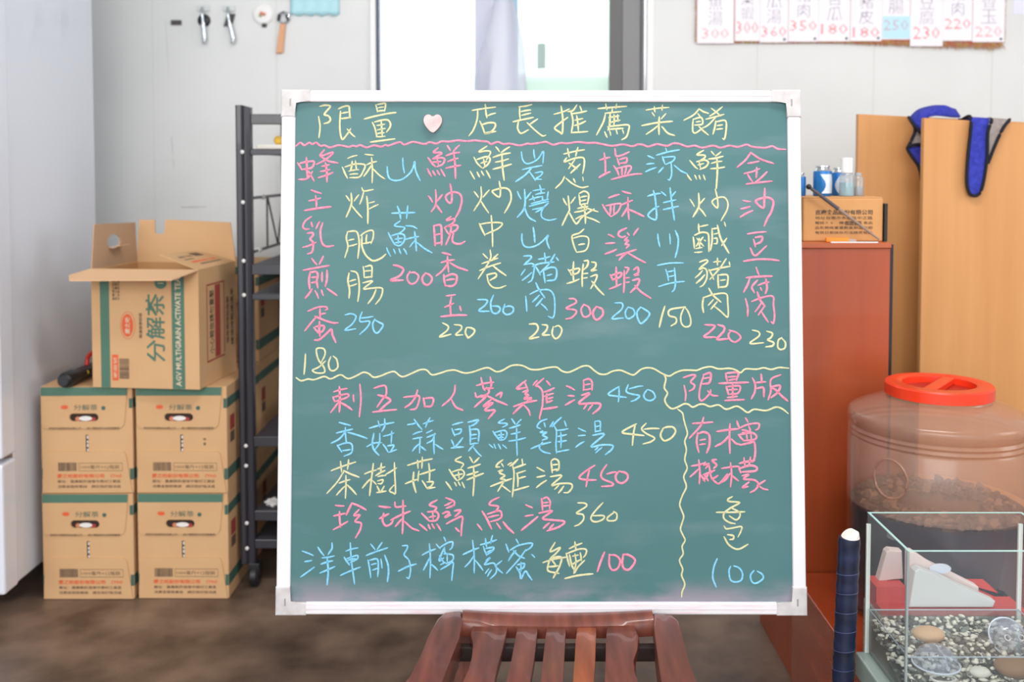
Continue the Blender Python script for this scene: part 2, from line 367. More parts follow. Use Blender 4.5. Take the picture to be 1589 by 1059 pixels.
BL = dict(A=(460, 155), B=(725, 155), C=(985, 155), D=(460, 320), E=(725, 320), F=(985, 320), G=(460, 470), H=(725, 470), I=(985, 470),
          J=(460, 640), K=(725, 640), L=(985, 640), M=(460, 770), N=(725, 770), O=(985, 770))
STROKES = '''A y c 限 : 208 158 222 250 212 352 / 222 62 270 52 318 62 280 110 262 140 300 152 318 185 300 212 262 222 / 395 85 440 65 488 60 495 110 500 170 / 420 128 495 115 / 412 178 505 165 / 412 110 405 220 408 300 420 355 435 368 475 320 505 272 / 475 275 520 325 545 345
A y c 量 : 740 50 755 112 / 755 45 795 38 830 38 822 105 / 765 75 810 68 / 760 108 820 102 / 635 180 730 155 850 130 925 120 / 708 212 730 260 750 345 / 730 208 800 190 850 190 875 220 870 260 840 300 / 750 240 820 228 / 755 282 825 268 / 790 200 795 270 800 340 / 745 318 815 308 / 745 345 825 340 / 690 395 800 380 915 365
A p l wave : 0 430 40 400 75 425 120 400 150 415 185 400 225 430 265 425 315 445 385 425 440 430 490 440 525 428 560 435 595 422 655 445 720 425 790 438 830 420 855 428 960 395 1005 418 1085 392 1190 412 1240 395 1300 408 1350 388 1420 390 1500 378 1586 386 1656 378 1716 385 1776 390 1811 412 1871 392 1926 412 1986 408 2076 425 2146 408 2186 412 2276 398 2321 392 2386 418 2456 402 2526 405 2616 392 2706 402 2776 400 2856 415 2936 428 3036 415 3120 432 3172 415 3222 418 3272 435 3352 412 3442 428 3502 405 3562 410 3632 435 3702 425 3772 445 3872 425 3942 445 4022 425 4102 438 4182 415 4232 435 4352 445 4422 430 4472 455 4542 460
A p c 蜂 : 15 590 35 620 50 650 / 35 592 100 578 165 575 155 620 125 640 60 648 / 95 540 100 640 105 725 / 25 742 100 735 150 670 / 115 665 140 710 165 755 / 260 468 222 525 330 492 335 505 270 560 192 600 / 230 530 300 572 385 588 / 240 620 305 605 / 228 668 310 650 / 208 725 340 678 / 272 590 285 762
A p c 主 : 140 840 185 858 230 870 / 180 895 188 1000 / 120 940 225 915 / 80 1030 200 1010 320 995
A y c 酥 : 480 545 565 518 / 640 508 715 515 / 430 630 455 690 475 728 / 455 625 540 600 620 600 640 620 620 670 585 720 500 725 / 520 575 505 660 / 550 570 560 650 / 490 665 580 650 / 500 695 570 690 / 655 605 745 575 / 700 540 708 650 705 770 / 700 610 660 670 630 710 / 715 645 770 700 820 735
A y c 炸 : 465 895 495 940 / 580 885 540 940 / 510 870 515 950 500 1010 465 1090 / 515 985 560 1040 610 1095 / 610 820 630 850 715 835 / 628 850 610 920 590 970 / 655 900 665 1000 665 1150 / 680 960 725 948 / 680 1015 760 975
A b c 山 : 845 625 850 690 870 735 920 752 985 740 1050 690 1085 635 1100 575 1105 640 1125 700 1150 750 / 990 545 992 610 1005 680
A p c 鮮 : 1315 450 1275 490 1340 492 1345 505 1275 545 / 1225 540 1260 590 1290 620 / 1270 550 1350 540 1378 555 1360 600 1310 622 / 1270 580 1340 575 / 1310 555 1320 600 / 1220 645 1255 710 / 1270 665 1290 700 / 1310 660 1330 695 / 1345 650 1380 710 / 1405 430 1430 470 / 1515 425 1460 480 / 1395 520 1450 500 1515 490 / 1410 575 1500 545 / 1395 635 1525 610 / 1465 510 1475 600 1480 730
A p c 炒 : 1228 895 1265 950 / 1355 885 1310 940 / 1295 840 1300 930 1290 990 1255 1040 / 1295 970 1350 1045 / 1430 785 1445 880 1440 955 1410 950 1388 905 1420 870 1480 860 1530 890 1535 960 1510 1040 1480 1095
B y c 店 : 170 45 175 80 / 50 100 140 85 265 68 / 100 95 95 180 60 280 20 335 / 175 95 185 165 / 190 150 265 125 / 120 200 165 315 / 135 235 200 215 260 220 258 260 215 305 165 312 265 295
B y c 長 : 485 65 600 45 / 490 70 495 180 / 505 110 590 95 / 510 145 590 125 / 430 205 520 185 615 165 / 480 195 470 260 490 305 515 310 570 280 / 655 180 590 225 / 560 215 640 290 700 335 730 330
B y c 推 : 810 135 900 110 950 85 / 875 60 890 180 885 310 860 300 815 265 860 220 935 165 / 1020 50 985 100 940 110 / 965 105 985 200 970 305 / 1050 60 1065 100 / 980 130 1110 105 / 1020 150 1035 285 / 1005 190 1075 175 / 1000 240 1100 200 / 975 305 1120 295
B y c 薦 : 1220 82 1350 70 1480 60 / 1290 40 1300 90 / 1390 40 1385 80 / 1350 85 1345 120 / 1285 125 1430 110 / 1285 135 1270 200 1240 260 1205 325 / 1330 130 1325 230 1310 280 / 1320 165 1410 150 / 1365 140 1365 230 / 1400 140 1405 200 / 1320 215 1420 190 / 1310 250 1400 240 1500 235 1500 290 1480 345 1440 370 / 1320 275 1450 265 / 1280 300 1300 345 / 1325 290 1335 330 / 1385 280 1395 315 / 1445 280 1455 310
C y c 菜 : 110 95 220 78 320 70 / 185 65 190 110 / 260 50 255 95 / 165 120 185 150 / 290 130 250 175 / 70 240 200 215 350 200 / 230 160 228 320 / 225 235 170 280 110 320 / 255 250 310 310 370 330
C y c 餚 : 600 85 550 140 460 190 / 600 85 640 110 685 125 / 590 130 610 155 / 545 180 540 250 545 300 575 305 640 255 / 550 180 620 165 630 225 560 235 / 575 205 610 200 / 600 250 640 290 685 325 / 715 80 760 115 800 150 / 815 65 750 120 700 150 / 665 180 760 155 830 135 / 760 155 690 230 630 265 / 755 200 745 260 730 315 / 755 205 845 195 850 290 835 365 820 360 / 770 240 815 232 / 765 275 815 268
B y c 鮮 : 185 432 110 485 180 475 220 490 180 560 / 65 535 95 590 135 630 / 95 555 180 530 215 550 195 600 150 635 / 130 590 185 575 / 155 555 165 610 / 30 665 70 735 / 95 675 115 715 / 135 665 155 700 / 180 660 215 725 / 270 440 300 480 / 395 440 320 490 / 245 535 320 510 400 495 / 265 580 385 550 / 245 645 410 600 / 325 520 330 630 345 745
B y c 炒 : 68 855 105 905 / 205 840 150 905 / 130 810 130 920 65 1030 / 125 935 200 1050 / 300 760 310 830 300 905 235 855 270 835 350 820 400 850 410 920 390 980 350 1050
B b c 岩 : 505 485 515 550 545 590 590 590 660 550 710 480 705 590 / 620 465 630 545 / 515 650 600 630 695 612 / 600 635 540 700 455 760 / 580 670 610 710 635 750 / 635 680 700 670 685 705 640 735 690 740
B b c 燒 : 470 855 500 920 / 595 860 550 920 / 535 835 540 960 520 1030 470 1090 / 530 990 570 1087 635 1130 / 615 845 720 830 / 675 795 690 870 / 640 880 720 865 / 580 930 690 900 / 610 895 625 935 / 600 965 690 940 / 755 855 745 930 / 700 900 705 940 / 690 940 755 925 / 580 990 670 965 755 945 / 610 1020 700 1000 / 640 1045 700 1010 755 960 / 720 990 690 1047 700 1097 760 1120 830 1107
B y c 葱 : 900 505 1000 480 1090 465 / 935 455 950 530 / 1030 445 1010 520 / 925 540 905 570 915 575 1000 545 1080 540 1090 600 1075 680 / 1000 560 945 640 / 1050 600 965 680 / 950 590 1020 640 / 905 715 880 765 825 820 / 920 730 980 780 1060 815 1125 805 / 990 735 1005 765 / 1075 720 1080 750
B y c 爆 : 895 920 925 975 / 1005 905 965 960 / 940 895 950 1000 950 1030 930 1070 885 1165 / 945 1040 1000 1137 1025 1147 1075 1085 1180 1015 / 1040 885 1050 975 / 1045 870 1090 850 1130 880 1120 965 / 1060 905 1110 895 / 1060 940 1105 930 / 1055 975 1115 965 / 1030 1010 1120 990 / 1065 975 1062 1010 / 1095 970 1090 1010 / 1000 1045 1060 1035 1110 1020 / 1100 1000 1215 1040 / 1090 1010 1100 1147 / 1010 1107 1070 1075 / 1110 1090 1180 1115 1230 1140
B p c 塩 : 1235 560 1325 535 / 1275 495 1285 600 1285 690 / 1230 720 1325 670 / 1375 455 1385 520 1440 515 1505 485 / 1395 545 1415 605 / 1420 555 1480 540 1480 580 1425 590 / 1365 615 1395 660 1410 700 / 1390 640 1500 615 1525 635 1490 690 / 1440 635 1440 700 / 1480 625 1465 695 / 1345 740 1450 712 1550 692 1622 688
B p c 酥 : 1320 910 1410 880 / 1445 850 1520 870 / 1260 975 1290 1030 1330 1080 / 1290 985 1400 965 1430 975 1400 1040 1340 1085 / 1335 980 1330 1060 / 1370 975 1365 1060 / 1430 980 1535 935 / 1495 910 1495 1000 1505 1110 / 1490 1000 1440 1080 / 1505 1020 1556 1042 1640 1082
D b c 蘇 : 890 68 1000 65 1100 62 / 940 5 960 60 970 120 / 1035 0 1030 60 1025 115 / 965 140 912 185 1005 200 985 235 950 255 / 1020 185 1080 190 1120 210 / 855 250 880 300 910 355 / 890 275 960 258 1005 275 1000 330 960 370 915 360 / 920 310 985 300 / 945 275 950 345 / 920 345 975 335 / 840 390 875 465 / 905 405 920 440 / 955 400 970 440 / 1000 400 1025 445 / 1020 310 1080 295 1135 285 / 1100 240 1110 330 1115 415 / 1105 320 1055 380 / 1120 340 1190 395 1260 435
D p c 乳 : 140 100 85 140 62 190 80 215 118 215 / 140 155 150 190 / 215 150 185 210 / 105 255 150 250 155 275 130 310 155 340 155 400 140 435 110 445 / 65 385 120 370 180 340 / 245 160 225 230 230 310 250 360 285 378 345 370
D p c 煎 : 145 490 190 545 / 250 470 215 540 / 68 598 190 575 305 555 / 130 615 118 690 125 770 / 130 620 180 612 200 640 190 700 200 760 / 145 665 190 660 / 145 715 190 705 / 240 620 240 700 / 285 600 285 680 270 745 / 145 775 85 855 / 175 790 205 855 / 235 785 250 830 / 290 770 375 830
D y c 肥 : 478 240 465 300 480 380 452 478 / 478 240 550 235 575 270 585 360 572 485 / 490 320 535 310 / 490 375 560 355 / 598 275 650 240 710 230 715 290 695 350 / 655 270 650 340 / 620 350 695 335 / 610 280 610 370 640 450 690 500 730 510 790 485 830 450
D y c 腸 : 490 625 480 700 495 780 490 855 / 510 605 560 620 580 680 585 780 572 885 / 500 700 550 685 / 500 745 560 725 / 622 565 630 665 / 640 565 700 560 700 665 / 640 605 690 600 / 635 665 705 655 / 620 715 710 698 625 770 700 765 790 762 800 800 780 860 738 912 / 740 780 710 850 668 905
D p n 200 : 905 550 950 560 995 590 960 650 875 692 990 690 / 1055 610 1030 660 1045 710 1080 725 1120 700 1135 650 1100 620 1055 620 / 1200 625 1170 670 1180 715 1215 735 1250 710 1260 670 1235 640 1200 625
D p c 晚 : 1278 185 1285 280 1290 365 / 1280 185 1340 180 1350 250 1350 360 / 1295 270 1335 260 / 1295 350 1350 340 / 1435 100 1395 135 1470 120 1450 165 1380 200 / 1380 205 1400 240 1420 265 / 1395 190 1490 180 1490 220 1420 260 / 1440 170 1430 260 1390 360 / 1460 250 1450 320 1480 350 1530 350 1565 330
D p c 香 : 1358 435 1435 455 / 1350 525 1465 500 / 1405 470 1415 610 / 1405 540 1360 600 1300 650 / 1430 530 1500 570 1590 600 / 1370 640 1385 740 / 1380 660 1440 635 1490 650 1480 720 1440 745 1385 740 / 1400 690 1465 680
D p c 玉 : 1395 835 1475 825 / 1380 940 1460 905 / 1440 850 1430 920 1435 1015 / 1520 935 1530 970 / 1345 1028 1480 1015 1580 1015
G p c 蛋 : 110 80 200 45 270 40 290 60 270 70 / 220 60 222 140 / 225 110 270 100 / 190 130 130 200 80 262 / 175 130 260 165 340 190 385 188 / 165 235 200 275 / 180 225 240 215 260 230 240 270 200 280 / 215 180 220 310 / 172 350 215 345 280 290 325 250 335 300 365 368
G b n 250 : 455 115 510 105 555 130 520 200 450 258 550 245 / 610 90 590 150 600 180 680 175 660 230 590 295 / 600 145 710 130 / 730 155 710 200 720 260 750 285 790 245 805 205 770 185 735 165
G y n 180 : 85 480 80 580 72 665 / 270 545 210 600 150 630 190 655 260 650 255 600 210 540 190 480 190 430 240 425 265 445 265 490 230 560 / 320 505 300 560 310 620 345 635 385 600 375 530 345 500
G y n 220 : 1360 190 1410 220 1400 260 1330 320 1435 295 / 1470 205 1530 215 1530 250 1480 300 1545 300 / 1580 235 1570 280 1590 320 1600 327 1645 290 1655 255 1620 235 1585 232
G y l wave : 0 700 45 728 110 712 165 718 260 688 320 710 410 672 480 708 560 680 620 650 670 660 720 695 790 680 850 655 910 642 960 680 1000 688 1080 655 1150 625 1210 628 1260 672 1340 655 1400 635 1470 628 1540 650 1586 655 1656 640 1736 612 1791 608 1856 642 1916 630 1986 590 2046 580 2106 588 2176 620 2256 622 2336 605 2416 600 2466 635 2526 648 2596 620 2656 592 2716 590 2766 630 2816 662 2876 665 2936 638 3006 628 3066 650 3110 668 3142 668 3202 620 3262 605 3322 615 3392 655 3462 682 3522 650 3592 628 3682 628 3722 628 3782 605 3852 595 3922 615 4022 610 4082 625 4127 650 4172 615 4272 618 4342 605 4412 620 4482 602 4572 608
I y l wave : 270 665 290 710 275 790 305 840 280 900 300 950 345 985 400 970 460 940 500 945 540 970 600 945 650 945 700 965 780 950 850 990 940 962 990 980 1050 1020 1110 990 1220 1002 1310 970 1370 985 1425 1028
L y l wave : 400 -27 440 3 450 30 455 60 470 120 490 200 465 270 480 350 465 440 488 520 455 600 480 690 445 770 418 850 430 900 455 967 440 1027 425 1087 450 1147 468 1192 440 1247 450 1317 415 1377 445 1457 435 1517 465 1597 440 1667 435 1715
G p c 刺 : 350 830 470 800 / 400 785 405 900 400 1015 / 340 880 355 920 / 345 880 470 850 475 880 360 920 / 395 920 360 970 320 1020 / 410 930 515 995 / 530 860 535 920 / 590 760 600 900 585 1060
G p c 五 : 725 795 790 775 830 780 835 850 800 900 750 970 / 760 860 830 880 875 910 820 960 775 1000 / 710 1018 820 1005 930 995
G p c 加 : 1000 880 1070 872 1140 870 1135 930 1110 985 1060 995 / 1125 815 1105 880 1060 940 1010 975 / 1180 890 1195 970 / 1195 890 1270 890 1255 960 1190 965
G p c 人 : 1475 770 1465 840 1420 905 1355 960 / 1440 900 1480 970 1545 1000
H p c 蔘 : 90 770 170 750 245 740 / 130 700 150 790 165 815 / 215 695 225 760 215 800 / 160 800 240 795 / 75 840 90 880 140 860 / 180 790 205 830 150 880 / 130 880 185 850 / 185 860 160 890 70 970 / 185 865 270 910 370 950 / 270 865 320 835 310 880 / 220 905 150 965 240 930 165 1000 255 1000 235 1035 200 1075
H p c 雞 : 545 725 460 800 545 790 / 540 750 560 800 / 520 830 565 815 540 850 570 860 530 895 600 885 560 910 / 435 965 540 930 645 910 / 530 940 430 1030 / 530 955 570 1000 585 1045 / 615 765 650 725 / 710 705 640 770 665 780 700 830 700 950 675 1060 675 1080 / 740 730 770 765 / 720 830 805 795 / 740 850 740 930 / 720 870 800 845 / 740 895 795 880 / 740 928 790 910 / 705 990 835 970
H p c 湯 : 925 775 995 810 / 940 865 990 868 / 915 950 995 905 / 1080 725 1080 815 / 1085 720 1130 710 1160 740 1160 810 / 1090 765 1140 755 / 1085 810 1145 800 / 1065 860 1140 845 1035 935 1150 935 1235 940 1225 985 1170 1030 / 1110 950 1085 985 / 1165 950 1125 1000
H b n 450 : 1410 780 1310 850 1390 870 1475 880 / 1410 785 1412 850 1405 920 / 1495 765 1478 825 1530 850 1601 865 1570 900 1525 918 / 1510 800 1590 778 1630 775 / 1671 810 1641 860 1661 900 1706 910 1746 880 1726 830 1681 808
E p n 300 : 950 860 1000 865 1010 900 920 950 1000 965 1015 990 975 1035 920 1050 / 1085 915 1060 960 1075 1020 1110 1030 1145 1000 1130 940 1085 915 / 1200 935 1170 985 1180 1040 1215 1055 1260 1010 1255 960 1205 935
E p c 溪 : 1315 265 1365 290 / 1290 348 1370 342 / 1285 445 1385 405 / 1480 205 1420 235 1405 270 1440 290 1470 280 / 1490 250 1505 270 / 1590 210 1550 265 / 1490 290 1465 320 1500 320 1470 355 1505 360 1480 390 / 1390 460 1480 435 1570 405 / 1490 430 1415 500 / 1500 440 1586 490 1655 525
E p c 蝦 : 1330 640 1355 690 / 1340 645 1430 620 1420 660 1350 685 / 1385 570 1390 740 / 1325 770 1430 725 / 1460 600 1460 700 1455 800 / 1470 570 1500 580 1480 625 / 1475 670 1505 665 / 1480 710 1505 705 / 1550 590 1585 570 1590 620 1555 640 1590 640 / 1540 690 1600 680 1580 740 1520 800 / 1560 740 1620 800 1705 855
E b n 200 : 1375 900 1440 905 1435 960 1345 1045 1450 1040 / 1495 940 1470 985 1480 1035 1510 1045 1555 1010 1545 960 1500 940 / 1611 940 1578 988 1591 1058 1624 1090 1696 1006 1646 958 1611 940
E y c 白 : 1085 215 1045 250 1000 265 975 285 990 360 1015 425 / 985 300 1060 280 1125 295 1125 370 1095 415 1020 430 / 1040 360 1090 352
E y c 蝦 : 940 590 970 640 / 950 600 1040 580 1030 620 970 640 / 990 520 990 700 / 930 720 1040 680 / 1080 540 1070 640 1070 745 / 1090 510 1125 510 1115 560 1085 590 / 1085 630 1120 625 / 1085 670 1115 665 / 1160 520 1195 530 1190 570 1155 600 1200 595 / 1150 655 1205 640 1195 690 1150 765 / 1160 700 1215 770 1270 825
E y c 中 : 115 165 140 220 165 270 / 120 170 220 155 325 160 290 210 175 262 / 225 90 235 240 238 375
E y c 卷 : 150 445 190 485 / 285 450 235 495 / 140 535 285 485 / 215 410 220 480 180 560 105 675 / 120 600 310 530 / 240 555 290 595 360 645 / 185 640 260 625 270 655 215 690 / 185 640 200 710 240 755 300 762 360 740
E b n 260 : 100 870 185 875 170 920 110 975 205 978 / 245 830 220 900 230 980 270 1000 305 970 295 935 235 930 / 350 915 335 980 370 1010 420 990 430 950 395 930 350 940
E b c 山 : 510 260 510 320 530 370 580 385 650 365 710 320 755 270 740 320 765 395 / 615 200 625 270 630 335
E b c 豬 : 530 465 590 465 590 490 530 545 / 535 545 600 535 625 560 615 640 600 690 570 710 / 540 590 505 640 / 600 620 515 690 / 665 495 770 470 / 720 440 730 515 / 815 450 760 540 680 620 / 610 560 680 535 805 520 / 630 555 660 600 680 640 / 830 480 848 505 / 710 600 725 710 / 710 600 780 570 830 590 820 680 745 695 / 745 645 785 635
E b c 肉 : 640 715 670 780 720 850 / 545 840 550 900 555 975 / 585 820 660 785 760 780 805 830 815 920 810 1010 790 1040 755 1025 / 670 830 610 890 / 700 860 640 930 / 690 910 745 965
H y n 220 : 580 200 640 200 660 240 630 290 580 335 665 320 / 700 205 745 215 735 260 700 300 765 300 / 800 225 790 290 820 335 860 310 880 250 850 215 815 225
C b c 涼 : 125 520 180 545 / 115 598 180 592 / 105 668 200 630 / 290 450 300 485 / 205 515 310 485 415 465 / 260 530 280 590 / 270 535 370 530 355 570 290 600 / 340 585 345 690 325 745 312 740 / 265 630 225 675 / 370 610 430 660 485 685
C b c 拌 : 125 895 240 870 / 175 845 190 900 200 1000 205 1090 185 1115 125 1075 170 1020 225 990 / 250 855 290 890 / 380 855 340 905 / 270 955 385 930 / 270 1020 405 990 / 330 820 345 950 360 1050 370 1115
F b c 川 : 215 260 235 375 / 325 260 332 350 / 380 230 405 300 400 390 378 475
F b c 耳 : 215 550 330 530 450 528 / 290 590 315 690 / 370 575 380 700 370 770 350 795 / 310 610 360 600 / 320 655 370 645 / 225 748 340 715 460 700
I y n 150 : 280 35 255 120 230 225 / 470 40 330 65 320 120 380 140 385 185 340 215 / 460 45 430 120 435 190 470 225 515 210 520 150 495 80 468 45
C y c 鮮 : 640 470 580 510 650 515 650 540 600 570 / 515 565 560 620 585 640 / 580 575 650 560 685 580 665 620 610 645 / 590 605 640 592 / 600 580 612 630 / 490 695 525 745 / 560 700 575 735 / 600 705 610 735 / 640 700 655 740 / 715 480 740 510 / 800 485 755 520 / 690 550 820 525 / 715 590 810 570 / 710 640 835 625 / 765 545 770 650 760 820
C y c 炒 : 515 925 555 990 / 650 915 600 975 / 595 870 600 960 590 1010 545 1085 / 600 1005 660 1080 / 750 830 770 920 770 1005 720 950 760 915 830 905 865 950 860 1020 805 1120
F y c 鹹 : 595 170 600 240 / 610 190 680 175 / 545 290 555 390 / 560 270 620 245 680 255 690 320 690 420 / 580 300 640 370 / 635 290 575 370 / 648 316 658 322 / 600 300 605 380 / 570 395 625 385 / 560 430 625 425 / 720 210 720 320 705 410 / 720 215 770 205 / 770 180 800 300 875 435 / 835 150 845 185 / 740 260 780 250 / 740 300 765 300 765 345 740 350 / 855 300 810 365
F y c 豬 : 605 520 665 500 675 520 625 560 600 585 / 610 590 640 575 670 600 670 670 640 730 610 750 / 630 600 565 665 / 650 640 575 715 / 735 520 800 515 / 770 485 770 545 / 850 490 790 580 700 680 / 690 600 800 575 885 560 / 880 520 885 545 / 690 590 735 680 / 775 640 780 760 / 785 640 860 640 865 700 850 745 780 755 / 800 690 840 685
F y c 肉 : 640 850 630 920 640 985 / 640 850 740 820 850 815 865 900 870 1000 858 1030 800 978 740 930 / 690 765 730 830 800 890 / 730 870 685 920 / 765 890 710 955
I p n 220 : 655 205 745 215 700 270 645 318 750 320 / 775 205 830 225 825 270 765 340 865 335 / 895 260 870 300 890 345 935 365 985 325 950 280 880 255
C p c 金 : 1080 490 1030 560 955 625 / 1080 490 1170 550 1290 590 / 1055 590 1155 570 / 1020 685 1160 640 / 1135 630 1130 720 / 1050 690 1095 760 / 1230 670 1180 720 1120 770 / 1040 782 1150 768 1275 755
C p c 沙 : 1010 935 1075 945 / 990 1012 1070 992 / 985 1087 1095 1030 / 1210 825 1205 930 1195 1005 1125 945 1180 915 1250 910 1290 950 1270 1040 1235 1100 1205 1170
F p c 豆 : 1050 258 1140 245 1220 238 / 1105 310 1120 375 / 1125 290 1185 285 1175 330 1125 355 / 1075 390 1120 460 1225 370 / 1015 512 1130 495 1250 495 1340 505
F p c 腐 : 1130 570 1155 640 / 1040 665 1150 655 1275 650 / 1070 670 1050 730 1015 795 / 1140 690 1090 750 1110 800 / 1150 735 1245 705 / 1220 680 1230 760 1215 810 / 1170 760 1180 780 / 1030 860 1050 940 1050 1020 / 1090 885 1200 845 1285 840 1290 920 1300 1010 1290 1088 1270 1075 / 1140 800 1165 870 1210 930 / 1175 900 1120 980 / 1205 930 1150 1010 / 1180 985 1240 1075
I y n 230 : 1095 255 1150 270 1155 310 1070 378 1195 372 / 1230 265 1280 285 1265 325 1235 345 1290 370 1280 400 1220 410 / 1365 325 1335 350 1330 410 1355 435 1395 420 1400 370 1365 328
J b c 香 : 400 98 500 125 / 375 195 520 160 / 455 145 465 290 / 455 185 400 250 325 290 / 480 190 570 215 655 245 / 380 310 420 370 / 390 310 450 290 500 290 520 320 510 380 445 410 / 430 360 500 350
J b c 菇 : 680 150 790 120 905 98 / 760 85 775 140 / 820 65 820 130 795 180 / 720 200 705 290 720 350 765 400 / 775 200 770 290 730 350 / 655 322 720 290 790 285 / 810 225 905 195 / 885 180 880 290 / 805 300 850 370 / 850 315 905 310 880 360 / 860 375 930 350
J b c 蒜 : 1035 118 1120 100 / 1095 70 1130 120 1165 160 / 1180 110 1270 80 / 1240 55 1200 140 / 1085 208 1165 180 / 1210 195 1260 170 / 1085 250 1165 235 / 1150 235 1145 380 / 1135 300 1080 360 / 1155 320 1200 355 / 1215 235 1290 205 / 1285 200 1265 260 1215 290 / 1280 240 1280 385 / 1290 300 1360 345
J b c 頭 : 1450 120 1545 95 / 1445 155 1470 220 / 1475 165 1530 160 1520 195 1480 210 / 1440 260 1465 320 / 1545 240 1470 330 / 1440 335 1550 325 / 1596 95 1656 80 1691 75 1661 110 1621 130 / 1608 130 1614 290 / 1611 165 1676 160 1696 190 1691 270 / 1631 215 1671 208 / 1631 250 1671 243 / 1616 300 1686 290 / 1646 310 1601 360 / 1646 330 1716 410
K b c 鮮 : 345 65 290 100 360 105 370 120 330 140 / 240 180 300 260 / 260 190 340 170 370 200 350 250 310 262 / 290 215 340 210 / 315 190 315 250 / 290 240 335 235 / 205 300 240 330 / 250 300 265 335 / 290 300 310 340 / 330 305 365 335 / 415 65 445 110 / 500 70 460 115 / 395 150 490 120 / 410 205 490 185 / 390 270 540 240 / 460 150 460 260 465 400
K b c 雞 : 740 65 680 90 650 135 680 155 / 715 100 725 135 / 700 175 680 190 740 190 700 215 745 240 700 260 / 595 340 680 305 775 280 / 700 280 670 330 710 370 770 385 / 770 135 800 90 / 875 50 830 90 790 135 / 810 130 830 180 825 300 830 380 / 905 85 920 130 / 835 170 935 155 / 870 190 870 330 / 845 225 920 210 / 845 275 920 265 / 835 370 945 350
K b c 湯 : 1035 150 1100 180 / 1035 220 1095 215 / 1010 325 1085 275 / 1185 90 1190 185 / 1190 85 1235 90 1235 175 / 1200 135 1230 128 / 1195 180 1240 172 / 1170 215 1275 205 1150 320 1250 305 1350 310 1340 350 1285 395 / 1215 325 1190 350 / 1250 330 1195 378
K y n 450 : 1570 110 1440 185 1530 205 1640 217 / 1562 115 1545 200 1535 305 / 1661 105 1621 155 1666 200 1741 240 1706 275 1636 295 / 1646 158 1781 152 / 1821 150 1796 210 1816 255 1846 265 1901 235 1936 180 1911 140 1856 138 1818 152
J y c 茶 : 325 545 430 505 550 465 / 410 460 420 555 / 485 445 475 530 / 445 545 380 650 285 755 / 440 545 500 575 580 605 / 400 660 495 630 / 460 590 460 700 455 800 / 450 690 375 770 / 475 680 555 765
J y c 樹 : 635 575 740 540 / 715 480 700 600 680 775 / 690 620 615 705 / 710 640 740 670 / 790 480 785 560 / 755 530 820 510 / 740 590 820 545 / 760 600 830 590 / 755 640 805 630 790 665 760 665 / 750 690 775 740 / 815 690 785 740 / 750 748 830 735 / 830 580 930 520 / 910 470 915 600 920 750 895 750 865 730 905 680
J y c 菇 : 1035 495 1150 460 1260 435 / 1125 450 1130 520 / 1170 420 1165 520 / 1090 560 1085 650 1110 745 / 1138 550 1130 640 / 1015 665 1130 625 / 1150 580 1285 535 / 1230 480 1235 640 / 1170 640 1210 705 / 1215 650 1270 650 1250 690 1215 710 1285 700
J y c 鮮 : 1530 415 1475 450 1550 480 1530 520 / 1420 535 1490 635 / 1450 555 1530 535 1560 570 1540 610 1500 635 / 1470 590 1540 575 / 1505 560 1510 610 / 1390 650 1440 720 / 1470 655 1485 685 / 1505 650 1520 680 / 1540 655 1560 700 / 1611 420 1636 465 / 1696 425 1651 470 / 1596 520 1706 485 / 1586 585 1686 555 / 1586 630 1646 605 1736 570 / 1646 520 1651 620 1641 775
K y c 雞 : 330 445 285 480 270 510 300 510 / 320 480 335 505 / 290 550 330 540 300 565 350 590 310 620 350 625 / 220 690 310 655 410 620 / 350 630 320 680 285 735 / 320 680 400 740 / 380 490 410 470 / 470 440 430 480 400 500 / 420 490 435 560 430 680 420 785 / 510 440 515 480 / 440 520 540 485 / 465 570 470 690 / 460 570 540 545 / 475 620 540 600 / 430 730 500 710 570 690
K y c 湯 : 650 515 715 550 / 650 605 720 590 / 645 700 735 635 / 780 460 790 560 / 785 450 815 435 850 460 850 530 830 545 / 800 490 840 485 / 795 540 840 530 / 775 600 880 590 785 680 860 665 960 665 975 700 940 745 900 748 / 850 680 815 715 / 895 690 850 750
K p n 450 : 1185 495 1100 550 1040 610 1110 630 1195 630 / 1135 540 1120 600 1105 690 / 1295 490 1245 570 1260 620 1350 660 1340 685 1250 690 / 1300 575 1380 555 / 1410 550 1380 590 1390 640 1440 660 1490 620 1480 570 1415 550
M p c 珍 : 365 90 440 95 / 350 188 450 165 / 400 150 410 290 / 345 315 400 285 475 240 / 515 70 490 120 465 175 / 515 70 580 95 645 130 / 580 130 535 185 590 180 545 240 600 255 590 320 550 390
M p c 珠 : 770 98 870 108 / 775 210 855 170 / 810 165 800 230 830 280 880 260 900 220 / 915 60 925 105 1015 95 / 880 225 970 180 1055 145 / 990 45 990 200 985 350 / 975 220 920 285 / 1005 240 1070 300 1135 325
M p c 鱘 : 1305 40 1235 85 1300 110 1270 150 / 1165 165 1235 235 / 1220 150 1300 150 1320 190 1295 230 1240 235 / 1235 200 1290 190 / 1265 160 1270 215 / 1145 265 1210 320 / 1225 270 1240 305 / 1260 265 1280 300 / 1305 265 1340 320 / 1390 20 1460 50 1465 80 1440 105 / 1380 90 1440 60 / 1395 115 1465 90 / 1360 165 1400 150 1420 165 1380 200 1430 180 / 1470 140 1525 135 1500 170 1475 190 / 1395 260 1470 220 1540 195 1535 280 1530 370 / 1480 300 1510 330
N p c 魚 : 295 15 225 50 210 85 290 100 260 150 / 140 145 180 210 225 305 / 190 170 300 140 320 190 290 220 220 240 / 200 200 290 180 / 95 265 135 315 / 275 255 310 305 / 335 245 375 295 430 345
